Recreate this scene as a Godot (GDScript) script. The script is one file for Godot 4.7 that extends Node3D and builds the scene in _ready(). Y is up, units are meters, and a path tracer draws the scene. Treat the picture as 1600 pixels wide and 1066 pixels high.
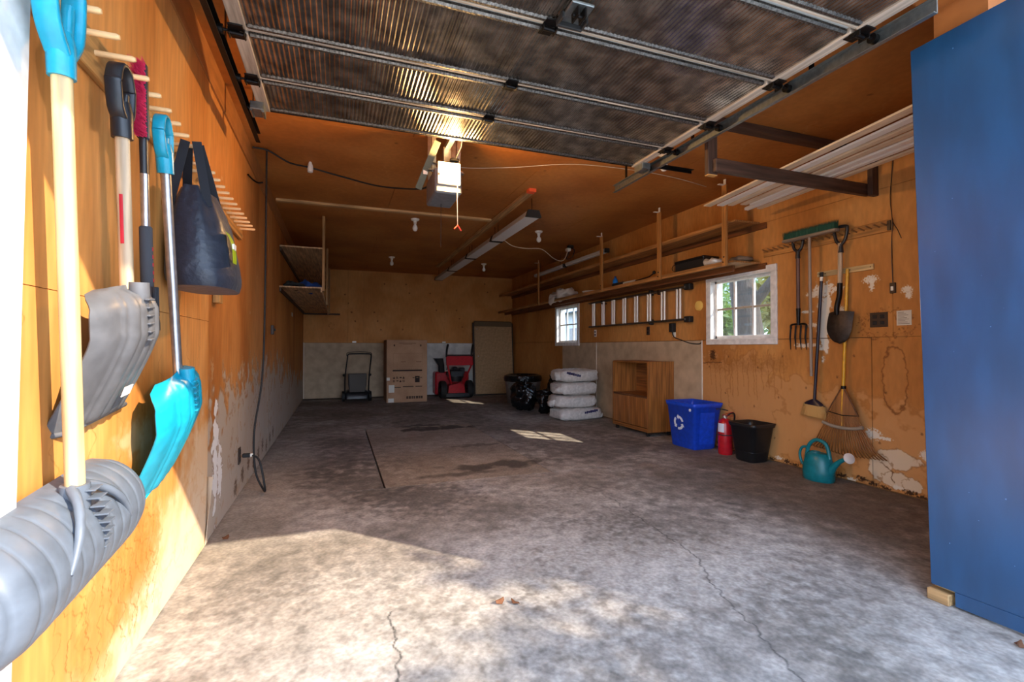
extends Node3D
# Axes used below: x to the right, y up, d away from the camera along the garage (Godot z = -d).
const LX := -0.68      # face of the left wall
const RX := 3.95       # face of the right wall
const BD := 10.8       # face of the back wall
const FD := 1.34       # inner face of the front wall
const CH := 2.76       # ceiling height
const HH := 2.6       # head of the door opening

var mats := {}
var texs := {}
var used := {}


static func P(x: float, y: float, d: float) -> Vector3:
	return Vector3(x, y, -d)


# ---------------------------------------------------------------- geometry
class G:
	var st := SurfaceTool.new()
	var o := Vector3.ZERO
	var ua := Vector3.ZERO
	var va := Vector3.ZERO
	var uvs := false

	func _init() -> void:
		st.begin(Mesh.PRIMITIVE_TRIANGLES)

	func map(origin: Vector3, u: Vector3, v: Vector3) -> G:
		o = origin
		ua = u
		va = v
		return self

	func vx(p: Vector3) -> void:
		st.set_uv(Vector2((p - o).dot(ua), (p - o).dot(va)))
		st.add_vertex(p)

	func tri(a: Vector3, b: Vector3, c: Vector3) -> void:
		vx(a)
		vx(b)
		vx(c)

	func face(pts: Array, c: Vector3) -> void:
		st.set_smooth_group(-1)
		var n: Vector3 = (pts[0] - pts[2]).cross(pts[0] - pts[1])
		var m := Vector3.ZERO
		for p in pts:
			m += p
		m /= pts.size()
		var flip := n.dot(m - c) < 0.0
		for i in range(1, pts.size() - 1):
			if flip:
				tri(pts[0], pts[i + 1], pts[i])
			else:
				tri(pts[0], pts[i], pts[i + 1])

	# box with chamfered edges; s is the full size
	func box(c: Vector3, s: Vector3, bev := 0.0, B := Basis()) -> G:
		var h := s.abs() * 0.5
		var b := minf(bev, 0.4 * minf(s.abs().x, minf(s.abs().y, s.abs().z)))
		if b <= 0.0:
			var q := []
			for i in 8:
				q.append(c + B * Vector3(h.x * (1 if i & 1 else -1), h.y * (1 if i & 2 else -1), h.z * (1 if i & 4 else -1)))
			for f in [[0, 1, 3, 2], [4, 5, 7, 6], [0, 1, 5, 4], [2, 3, 7, 6], [0, 2, 6, 4], [1, 3, 7, 5]]:
				face([q[f[0]], q[f[1]], q[f[2]], q[f[3]]], c)
			return self
		var k := []
		for i in 8:
			var g := Vector3(1 if i & 1 else -1, 1 if i & 2 else -1, 1 if i & 4 else -1)
			k.append([c + B * (g * Vector3(h.x, h.y - b, h.z - b)), c + B * (g * Vector3(h.x - b, h.y, h.z - b)), c + B * (g * Vector3(h.x - b, h.y - b, h.z))])
		for f in [[0, 2, 6, 4, 0], [1, 3, 7, 5, 0], [0, 1, 5, 4, 1], [2, 3, 7, 6, 1], [0, 1, 3, 2, 2], [4, 5, 7, 6, 2]]:
			face([k[f[0]][f[4]], k[f[1]][f[4]], k[f[2]][f[4]], k[f[3]][f[4]]], c)
		for e in [[0, 1, 1, 2], [2, 3, 1, 2], [4, 5, 1, 2], [6, 7, 1, 2], [0, 2, 0, 2], [1, 3, 0, 2], [4, 6, 0, 2], [5, 7, 0, 2], [0, 4, 0, 1], [1, 5, 0, 1], [2, 6, 0, 1], [3, 7, 0, 1]]:
			face([k[e[0]][e[2]], k[e[1]][e[2]], k[e[1]][e[3]], k[e[0]][e[3]]], c)
		for i in 8:
			face([k[i][0], k[i][1], k[i][2]], c)
		return self

	# box between two corners given in x, y, d
	func span(x0: float, x1: float, y0: float, y1: float, d0: float, d1: float, bev := 0.0) -> G:
		return box(Vector3((x0 + x1) / 2, (y0 + y1) / 2, -(d0 + d1) / 2), Vector3(x1 - x0, y1 - y0, d1 - d0), bev)

	# straight bar with a rectangular section from a to b
	func bar(a: Vector3, b: Vector3, w: float, t: float, up := Vector3.UP, bev := 0.0) -> G:
		var y := (b - a).normalized()
		var x := y.cross(up)
		if x.length() < 1e-4:
			x = y.cross(Vector3.RIGHT)
		x = x.normalized()
		var z := x.cross(y).normalized()
		return box((a + b) / 2, Vector3(w, (b - a).length(), t), bev, Basis(x, y, z))

	func loft(rings: Array, cap0 := true, cap1 := true, grp := 1, flat := false) -> G:
		var n: int = rings[0].size()
		var c0 := Vector3.ZERO
		var c1 := Vector3.ZERO
		for i in n:
			c0 += rings[0][i] / n
			c1 += rings[rings.size() - 1][i] / n
		var vol := 0.0
		for r in rings.size() - 1:
			for i in n:
				var j := (i + 1) % n
				var a: Vector3 = rings[r][i] - c0
				var b: Vector3 = rings[r][j] - c0
				var c: Vector3 = rings[r + 1][j] - c0
				var d: Vector3 = rings[r + 1][i] - c0
				vol += a.dot(b.cross(c)) + a.dot(c.cross(d))
		var flip := vol > 0.0
		for r in rings.size() - 1:
			st.set_smooth_group(-1 if flat else grp)
			for i in n:
				var j := (i + 1) % n
				var a: Vector3 = rings[r][i]
				var b: Vector3 = rings[r][j]
				var c: Vector3 = rings[r + 1][j]
				var d: Vector3 = rings[r + 1][i]
				if flip:
					tri(a, c, b)
					tri(a, d, c)
				else:
					tri(a, b, c)
					tri(a, c, d)
		if cap0:
			fan(rings[0], c0, c1)
		if cap1:
			fan(rings[rings.size() - 1], c1, c0)
		return self

	func fan(ring: Array, c: Vector3, inner: Vector3) -> void:
		st.set_smooth_group(-1)
		for i in ring.size():
			var a: Vector3 = ring[i]
			var b: Vector3 = ring[(i + 1) % ring.size()]
			if (c - b).cross(c - a).dot(c - inner) < 0.0:
				tri(c, b, a)
			else:
				tri(c, a, b)

	func tube(pts: Array, r, n := 8, caps := true) -> G:
		var rings := []
		var side := Vector3.ZERO
		for i in pts.size():
			var t: Vector3 = (pts[mini(i + 1, pts.size() - 1)] - pts[maxi(i - 1, 0)]).normalized()
			if i == 0:
				side = t.cross(Vector3(0.31, 0.2, 0.93) if absf(t.z) < 0.8 else Vector3.UP).normalized()
			else:
				side = (side - t * side.dot(t)).normalized()
			var up := t.cross(side)
			var rr: float = r[i] if r is Array else r
			var ring := []
			for k in n:
				var a := TAU * k / n
				ring.append(pts[i] + (side * cos(a) + up * sin(a)) * rr)
			rings.append(ring)
		return loft(rings, caps, caps)

	# profile: Vector2(radius, height) along B.y from c
	func lathe(c: Vector3, prof: Array, n := 20, B := Basis()) -> G:
		var grp := 1
		var prev := []
		for s in prof.size() - 1:
			if s > 0:
				var u: Vector2 = (prof[s] - prof[s - 1]).normalized()
				var w: Vector2 = (prof[s + 1] - prof[s]).normalized()
				if u.dot(w) < 0.75:
					grp += 1
			var pair := []
			for q in [prof[s], prof[s + 1]]:
				var ring := []
				for k in n:
					var a := TAU * k / n
					ring.append(c + B * Vector3(cos(a) * q.x, q.y, sin(a) * q.x))
				pair.append(ring)
			strip(pair[0], pair[1], c + B * Vector3(0, (prof[0].y + prof[prof.size() - 1].y) / 2, 0), grp, B.y, prof[s], prof[s + 1])
		return self

	func strip(r0: Array, r1: Array, c: Vector3, grp: int, ax: Vector3, p0: Vector2, p1: Vector2) -> void:
		st.set_smooth_group(grp)
		var n := r0.size()
		# the outward side of a lathe: to the right of the profile walked upwards
		var flip := false
		for i in n:
			var j := (i + 1) % n
			if flip:
				tri(r0[i], r1[i], r1[j])
				tri(r0[i], r1[j], r0[j])
			else:
				tri(r0[i], r1[j], r1[i])
				tri(r0[i], r0[j], r1[j])

	func ball(c: Vector3, r: Vector3, n := 12, m := 8, B := Basis()) -> G:
		var rings := []
		for i in range(0, m + 1):
			var t := PI * clampf(float(i) / m, 0.004, 0.996)
			var ring := []
			for k in n:
				var a := TAU * k / n
				ring.append(c + B * Vector3(sin(t) * cos(a) * r.x, cos(t) * r.y, sin(t) * sin(a) * r.z))
			rings.append(ring)
		return loft(rings, true, true)

	# lumpy cushion: superellipsoid with noise
	func pillow(c: Vector3, r: Vector3, e: float, nz: FastNoiseLite, amp: float, fr: float, n := 28, m := 14, B := Basis()) -> G:
		var rings := []
		for i in range(0, m + 1):
			var t := PI * clampf(float(i) / m, 0.01, 0.99)
			var ring := []
			for k in n:
				var a := TAU * k / n
				var q := Vector3(sin(t) * cos(a), cos(t), sin(t) * sin(a))
				var w := Vector3(signf(q.x) * pow(absf(q.x), e), signf(q.y) * pow(absf(q.y), e), signf(q.z) * pow(absf(q.z), e))
				var p := w * r
				p += q * amp * nz.get_noise_3dv((p + c) * fr)
				ring.append(c + B * p)
			rings.append(ring)
		return loft(rings, true, true)

	# thick sheet over u, v in 0..1
	func sheet(fn: Callable, nu: int, nv: int, th: float, flat := false) -> G:
		var p := []
		var q := []
		for i in nu + 1:
			var col := []
			for j in nv + 1:
				col.append(fn.call(float(i) / nu, float(j) / nv))
			p.append(col)
		for i in nu + 1:
			var col := []
			for j in nv + 1:
				var du: Vector3 = p[mini(i + 1, nu)][j] - p[maxi(i - 1, 0)][j]
				var dv: Vector3 = p[i][mini(j + 1, nv)] - p[i][maxi(j - 1, 0)]
				col.append(p[i][j] - du.cross(dv).normalized() * th)
			q.append(col)
		for i in nu:
			for j in nv:
				st.set_smooth_group(-1 if flat else 1)
				tri(p[i][j], p[i + 1][j + 1], p[i + 1][j])
				tri(p[i][j], p[i][j + 1], p[i + 1][j + 1])
				st.set_smooth_group(-1 if flat else 2)
				tri(q[i][j], q[i + 1][j], q[i + 1][j + 1])
				tri(q[i][j], q[i + 1][j + 1], q[i][j + 1])
		st.set_smooth_group(-1)
		for i in nu:
			for j in [0, nv]:
				tri(p[i][j], p[i + 1][j], q[i + 1][j])
				tri(p[i][j], q[i + 1][j], q[i][j])
		for j in nv:
			for i in [0, nu]:
				tri(p[i][j], p[i][j + 1], q[i][j + 1])
				tri(p[i][j], q[i][j + 1], q[i][j])
		return self

	# flat outline (2D) pushed out along B.z, from c
	func prism(poly: PackedVector2Array, depth: float, c := Vector3.ZERO, B := Basis()) -> G:
		var idx := Geometry2D.triangulate_polygon(poly)
		var a := []
		var b := []
		for v in poly:
			a.append(c + B * Vector3(v.x, v.y, 0))
			b.append(c + B * Vector3(v.x, v.y, depth))
		st.set_smooth_group(-1)
		var cc := Vector3.ZERO
		for v in a:
			cc += v / a.size()
		for v in b:
			cc += v / b.size()
		cc /= 2.0
		for i in range(0, idx.size(), 3):
			for side in [a, b]:
				var m: Vector3 = (side[idx[i]] + side[idx[i + 1]] + side[idx[i + 2]]) / 3.0
				var nn: Vector3 = (side[idx[i]] - side[idx[i + 2]]).cross(side[idx[i]] - side[idx[i + 1]])
				var out: Vector3 = B.z * (signf(depth) * (1.0 if side == b else -1.0))
				if nn.dot(out) < 0.0:
					tri(side[idx[i]], side[idx[i + 2]], side[idx[i + 1]])
				else:
					tri(side[idx[i]], side[idx[i + 1]], side[idx[i + 2]])
		var cw := Geometry2D.is_polygon_clockwise(poly) != (depth < 0.0)
		for i in poly.size():
			var j := (i + 1) % poly.size()
			if cw:
				tri(a[i], b[i], b[j])
				tri(a[i], b[j], a[j])
			else:
				tri(a[i], b[j], b[i])
				tri(a[i], a[j], b[j])
		return self

	# flat strap swept along points; its width runs along x
	func band(pts: Array, w: float, t: float) -> G:
		var rings := []
		for i in pts.size():
			var g: Vector3 = (pts[mini(i + 1, pts.size() - 1)] - pts[maxi(i - 1, 0)]).normalized()
			var n := g.cross(Vector3.RIGHT).normalized()
			var x := Vector3.RIGHT * w / 2
			var b := n * t / 2
			rings.append([pts[i] - x - b * 0.5, pts[i] - x * 0.8 - b, pts[i] + x * 0.8 - b, pts[i] + x - b * 0.5, pts[i] + x + b * 0.5, pts[i] + x * 0.8 + b, pts[i] - x * 0.8 + b, pts[i] - x + b * 0.5])
		return loft(rings, true, true)

	func mesh() -> ArrayMesh:
		st.generate_normals()
		return st.commit()


# ---------------------------------------------------------------- painted surfaces (colour of the matter only)
class Canvas:
	var w: int
	var h: int
	var k: float
	var b := PackedByteArray()

	func _init(wm: float, hm: float, ppm: float) -> void:
		w = int(wm * ppm)
		h = int(hm * ppm)
		k = ppm
		b.resize(w * h * 3)

	func layer(sd: int, fr: float, oct: int, kind := FastNoiseLite.TYPE_SIMPLEX_SMOOTH, sx := 1.0) -> PackedByteArray:
		var nz := FastNoiseLite.new()
		nz.seed = sd
		nz.noise_type = kind
		nz.frequency = fr / k
		nz.fractal_octaves = oct
		if oct == 0:
			nz.fractal_type = FastNoiseLite.FRACTAL_NONE
		if sx == 1.0:
			return nz.get_image(w, h, false, false, false).get_data()
		var im := nz.get_image(maxi(8, int(w / sx)) if sx > 1.0 else w, maxi(8, int(h * sx)) if sx < 1.0 else h, false, false, false)
		im.resize(w, h, Image.INTERPOLATE_CUBIC)
		return im.get_data()

	# three tones mixed by a coarse and a fine layer
	func fill(lo: Color, mid: Color, hi: Color, coarse: PackedByteArray, fine: PackedByteArray, amt: float) -> void:
		var ramp := PackedFloat32Array()
		for i in 256:
			var t := smoothstep(0.18, 0.82, i / 255.0)
			var c := lo.lerp(mid, t * 2.0) if t < 0.5 else mid.lerp(hi, t * 2.0 - 1.0)
			ramp.append_array([c.r * 255.0, c.g * 255.0, c.b * 255.0])
		var mul := PackedFloat32Array()
		for i in 256:
			mul.append(1.0 + (i / 127.5 - 1.0) * amt)
		var d := b
		b = PackedByteArray()
		for i in w * h:
			var r := coarse[i] * 3
			var m := mul[fine[i]]
			d[i * 3] = mini(255, int(ramp[r] * m))
			d[i * 3 + 1] = mini(255, int(ramp[r + 1] * m))
			d[i * 3 + 2] = mini(255, int(ramp[r + 2] * m))
		b = d

	# stain with an uneven outline; ring > 0 leaves a tide line at its edge
	func blot(x: float, y: float, rx: float, ry: float, col: Color, a: float, soft := 0.25, rough := 0.5, sd := 1, ring := 0.0, rcol := Color(0.3, 0.15, 0.05), fr := 1.0) -> void:
		var nz := FastNoiseLite.new()
		nz.seed = sd
		nz.frequency = 1.6 * fr / maxf(rx, ry)
		nz.fractal_octaves = 4
		var x0 := maxi(0, int((x - rx * 1.7) * k))
		var x1 := mini(w, int((x + rx * 1.7) * k))
		var y0 := maxi(0, int((y - ry * 1.7) * k))
		var y1 := mini(h, int((y + ry * 1.7) * k))
		var d := b
		b = PackedByteArray()
		for py in range(y0, y1):
			var my := py / k
			var dy := (my - y) / ry
			for px in range(x0, x1):
				var mx := px / k
				var dx := (mx - x) / rx
				var q := sqrt(dx * dx + dy * dy)
				if q > 1.7:
					continue
				q += nz.get_noise_2d(mx, my) * rough * 1.6
				var i := (py * w + px) * 3
				if q < 1.0 + soft:
					var t := a * (1.0 - smoothstep(1.0 - soft, 1.0 + soft, q))
					d[i] = int(d[i] + (col.r * 255.0 - d[i]) * t)
					d[i + 1] = int(d[i + 1] + (col.g * 255.0 - d[i + 1]) * t)
					d[i + 2] = int(d[i + 2] + (col.b * 255.0 - d[i + 2]) * t)
				if ring > 0.0:
					var t := ring * (1.0 - smoothstep(0.0, 0.09, absf(q - 1.0)))
					if t > 0.0:
						d[i] = int(d[i] + (rcol.r * 255.0 - d[i]) * t)
						d[i + 1] = int(d[i + 1] + (rcol.g * 255.0 - d[i + 1]) * t)
						d[i + 2] = int(d[i + 2] + (rcol.b * 255.0 - d[i + 2]) * t)
		b = d

	# wandering line in metres
	func crack(pts: Array, width: float, col: Color, a: float, jit: float, sd: int) -> void:
		var nz := FastNoiseLite.new()
		nz.seed = sd
		nz.frequency = 9.0
		var d := b
		b = PackedByteArray()
		for s in pts.size() - 1:
			var p: Vector2 = pts[s]
			var q: Vector2 = pts[s + 1]
			var n := int(p.distance_to(q) * k * 1.5) + 1
			var side := (q - p).orthogonal().normalized()
			for i in n + 1:
				var m := p.lerp(q, float(i) / n)
				m += side * nz.get_noise_2d(m.x, m.y) * jit * 2.0
				var wr := width * k * (0.6 + 0.8 * absf(nz.get_noise_2d(m.x * 3.0 + 50.0, m.y * 3.0)) * 1.6)
				var rr := int(ceilf(wr + 0.5))
				var cx := m.x * k
				var cy := m.y * k
				for yy in range(maxi(0, int(cy) - rr), mini(h, int(cy) + rr + 1)):
					for xx in range(maxi(0, int(cx) - rr), mini(w, int(cx) + rr + 1)):
						var dist := Vector2(xx + 0.5 - cx, yy + 0.5 - cy).length()
						var t := a * clampf(wr + 0.5 - dist, 0.0, 1.0)
						if t > 0.0:
							var j := (yy * w + xx) * 3
							d[j] = int(d[j] + (col.r * 255.0 - d[j]) * t)
							d[j + 1] = int(d[j + 1] + (col.g * 255.0 - d[j + 1]) * t)
							d[j + 2] = int(d[j + 2] + (col.b * 255.0 - d[j + 2]) * t)
		b = d

	func rect(x0: float, y0: float, x1: float, y1: float, col: Color, a := 1.0) -> void:
		for py in range(maxi(0, int(y0 * k)), mini(h, int(y1 * k))):
			for px in range(maxi(0, int(x0 * k)), mini(w, int(x1 * k))):
				var i := (py * w + px) * 3
				b[i] = int(b[i] + (col.r * 255.0 - b[i]) * a)
				b[i + 1] = int(b[i + 1] + (col.g * 255.0 - b[i + 1]) * a)
				b[i + 2] = int(b[i + 2] + (col.b * 255.0 - b[i + 2]) * a)

	func tex() -> ImageTexture:
		return ImageTexture.create_from_image(Image.create_from_data(w, h, false, Image.FORMAT_RGB8, b))


# ---------------------------------------------------------------- materials
func rgb(r: int, g: int, b: int) -> Color:
	return Color8(r, g, b)


# seamless grey noise between lo and hi
func grain(key: String, fr: float, lo: float, hi: float, kind := FastNoiseLite.TYPE_SIMPLEX_SMOOTH, sd := 1, size := 256, oct := 4) -> ImageTexture:
	if texs.has(key):
		return texs[key]
	var nz := FastNoiseLite.new()
	nz.seed = sd
	nz.noise_type = kind
	nz.frequency = fr
	nz.fractal_octaves = oct
	if kind == FastNoiseLite.TYPE_CELLULAR:
		nz.fractal_type = FastNoiseLite.FRACTAL_NONE
		nz.cellular_return_type = FastNoiseLite.RETURN_DISTANCE2_SUB
	var im := nz.get_seamless_image(size, size)
	im.convert(Image.FORMAT_L8)
	var d := im.get_data()
	for i in d.size():
		d[i] = mini(255, int(255.0 * lerpf(lo, hi, d[i] / 255.0)))
	texs[key] = ImageTexture.create_from_image(Image.create_from_data(size, size, false, Image.FORMAT_L8, d))
	return texs[key]


func mat(key: String, col: Color, rough := 0.6, metal := 0.0, opt := {}) -> StandardMaterial3D:
	if mats.has(key):
		return mats[key]
	var m := StandardMaterial3D.new()
	m.resource_name = key
	m.albedo_color = col
	m.roughness = rough
	m.metallic = metal
	if opt.has("tex"):
		m.albedo_texture = opt.tex
	if opt.has("tri"):
		m.uv1_triplanar = true
		m.uv1_triplanar_sharpness = 4.0
		m.uv1_scale = opt.tri
	if opt.get("world", false):
		m.uv1_world_triplanar = true
	if opt.has("bump"):
		m.heightmap_enabled = true
		m.heightmap_texture = opt.bump
		m.heightmap_scale = opt.get("bump_cm", 0.1)
	if opt.has("emit"):
		m.emission_enabled = true
		m.emission = opt.emit
		m.emission_energy_multiplier = opt.get("power", 1.0)
	if opt.has("alpha"):
		m.transparency = BaseMaterial3D.TRANSPARENCY_ALPHA
		m.albedo_color.a = opt.alpha
	if opt.has("coat"):
		m.clearcoat_enabled = true
		m.clearcoat = opt.coat
		m.clearcoat_roughness = 0.25
	if opt.has("rim"):
		m.rim_enabled = true
		m.rim = opt.rim
	if opt.has("back"):
		m.backlight_enabled = true
		m.backlight = opt.back
	if opt.has("spec"):
		m.metallic_specular = opt.spec
	mats[key] = m
	return m


# bare or stained wood with its grain along one axis ("x", "y" or "d")
func wood(key: String, col: Color, along := "y", rough := 0.6) -> StandardMaterial3D:
	var sc := Vector3(5.3, 5.3, 5.3)
	if along == "x":
		sc.x = 0.33
	elif along == "y":
		sc.y = 0.33
	else:
		sc.z = 0.33
	return mat(key + "_" + along, col, rough, 0.0, {"tex": grain("wood", 0.02, 0.72, 1.04), "tri": sc, "bump": grain("wood", 0.02, 0.72, 1.04), "bump_cm": 0.04})


func plastic(key: String, col: Color, rough := 0.4) -> StandardMaterial3D:
	return mat(key, col, rough, 0.0, {"tex": grain("scuff", 0.02, 0.86, 1.04), "tri": Vector3(3, 3, 3), "bump": grain("fine", 0.06, 0.0, 1.0), "bump_cm": 0.015})


func metal(key: String, col: Color, rough := 0.35) -> StandardMaterial3D:
	return mat(key, col, rough, 0.9, {"tex": grain("scuff", 0.02, 0.86, 1.04), "tri": Vector3(5, 5, 5)})


# ---------------------------------------------------------------- scene tree
func numbered(nm: String) -> String:
	var n: int = used.get(nm, 0)
	used[nm] = n + 1
	return nm if n == 0 else "%s_%03d" % [nm, n]


func tag(o: Node, label: String, cat: String, group := "", kind := "") -> void:
	o.set_meta("label", label)
	if cat:
		o.set_meta("category", cat)
	if group:
		o.set_meta("group", group)
	if kind:
		o.set_meta("kind", kind)


func thing(nm: String, label: String, cat: String, at := Vector3.ZERO, group := "", turn := Basis()) -> Node3D:
	var o := Node3D.new()
	o.name = numbered(nm)
	add_child(o)
	o.transform = Transform3D(turn, at)
	tag(o, label, cat, group)
	return o


func structure(nm: String, label: String) -> Node3D:
	var o := Node3D.new()
	o.name = numbered(nm)
	add_child(o)
	tag(o, label, "", "", "structure")
	return o


func part(parent: Node, nm: String, g: G, m: Material, label := "") -> MeshInstance3D:
	var o := MeshInstance3D.new()
	o.name = nm
	o.mesh = g.mesh()
	o.material_override = m
	parent.add_child(o, true)
	if label:
		o.set_meta("label", label)
	return o


func inst(parent: Node, nm: String, me: Mesh, m: Material, at: Vector3, B := Basis()) -> MeshInstance3D:
	var o := MeshInstance3D.new()
	o.name = nm
	o.mesh = me
	o.material_override = m
	o.transform = Transform3D(B, at)
	parent.add_child(o, true)
	return o


# one mesh that is a whole thing
func single(nm: String, g: G, m: Material, label: String, cat: String, at := Vector3.ZERO, group := "", turn := Basis()) -> MeshInstance3D:
	var o := MeshInstance3D.new()
	o.name = numbered(nm)
	o.mesh = g.mesh()
	o.material_override = m
	o.transform = Transform3D(turn, at)
	add_child(o)
	tag(o, label, cat, group)
	return o


func copy(o: Node3D, label := "") -> Node3D:
	var base := String(o.name).trim_suffix("_001")
	var c: Node3D = o.duplicate()
	c.name = numbered(base)
	add_child(c)
	if label:
		c.set_meta("label", label)
	return c


func _ready() -> void:
	# ------------------------------------------------ camera, sky, sun, exposure
	var cam := Camera3D.new()
	cam.name = "camera"
	cam.fov = 71.16
	cam.near = 0.05
	cam.far = 300.0
	add_child(cam)
	cam.position = P(0, 1.1, 0)
	cam.rotation_degrees = Vector3(0.77, -20.06, 0)
	cam.current = true

	var env := Environment.new()
	var sky := Sky.new()
	var sm := ProceduralSkyMaterial.new()
	sm.sky_top_color = rgb(168, 198, 238)
	sm.sky_horizon_color = rgb(225, 236, 250)
	sm.ground_bottom_color = rgb(120, 115, 105)
	sm.ground_horizon_color = rgb(170, 170, 165)
	sm.sky_energy_multiplier = 1.0
	sm.ground_energy_multiplier = 0.6
	sky.sky_material = sm
	env.background_mode = Environment.BG_SKY
	env.sky = sky
	env.tonemap_mode = Environment.TONE_MAPPER_LINEAR
	env.tonemap_exposure = 7.6
	env.sdfgi_enabled = true
	env.ssao_enabled = true
	env.ssil_enabled = true
	var we := WorldEnvironment.new()
	we.name = "world_environment"
	we.environment = env
	add_child(we)

	var sun := DirectionalLight3D.new()
	sun.name = "sun"
	sun.light_energy = 0.47
	sun.light_color = Color(1.0, 0.94, 0.84)
	sun.light_angular_distance = 0.53
	sun.shadow_enabled = true
	sun.sky_mode = DirectionalLight3D.SKY_MODE_LIGHT_ONLY
	add_child(sun)
	sun.look_at_from_position(Vector3(8, 8, 8), Vector3(8, 8, 8) + P(-1, -0.95, 1))

	# ------------------------------------------------ the place
	build_floor()
	build_left_wall()
	build_right_wall()
	build_back_wall()
	build_front()
	build_ceiling()
	build_windows()
	build_outside()
	# ------------------------------------------------ things, the largest first
	build_garage_door()
	build_opener()
	build_lights()
	build_left_tools()
	build_left_side()
	build_right_shelf()
	build_lumber()
	build_right_tools()
	build_right_floor()
	build_back_things()
	build_small()


func concrete(key: String, tex: Texture2D, tint := Color.WHITE) -> StandardMaterial3D:
	var m := mat(key, tint, 0.82, 0.0, {"tex": tex})
	if not m.detail_enabled:
		m.detail_enabled = true
		m.detail_blend_mode = BaseMaterial3D.BLEND_MODE_MUL
		m.detail_albedo = grain("craze", 0.04, 0.8, 1.05, FastNoiseLite.TYPE_SIMPLEX_SMOOTH, 5, 512, 6)
		m.detail_uv_layer = BaseMaterial3D.DETAIL_UV_2
		m.uv2_triplanar = true
		m.uv2_world_triplanar = true
		m.uv2_triplanar_sharpness = 4.0
		m.uv2_scale = Vector3(1.7, 1.7, 1.7)
		m.heightmap_enabled = true
		m.heightmap_texture = tex
		m.heightmap_scale = 0.25
	return m


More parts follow.
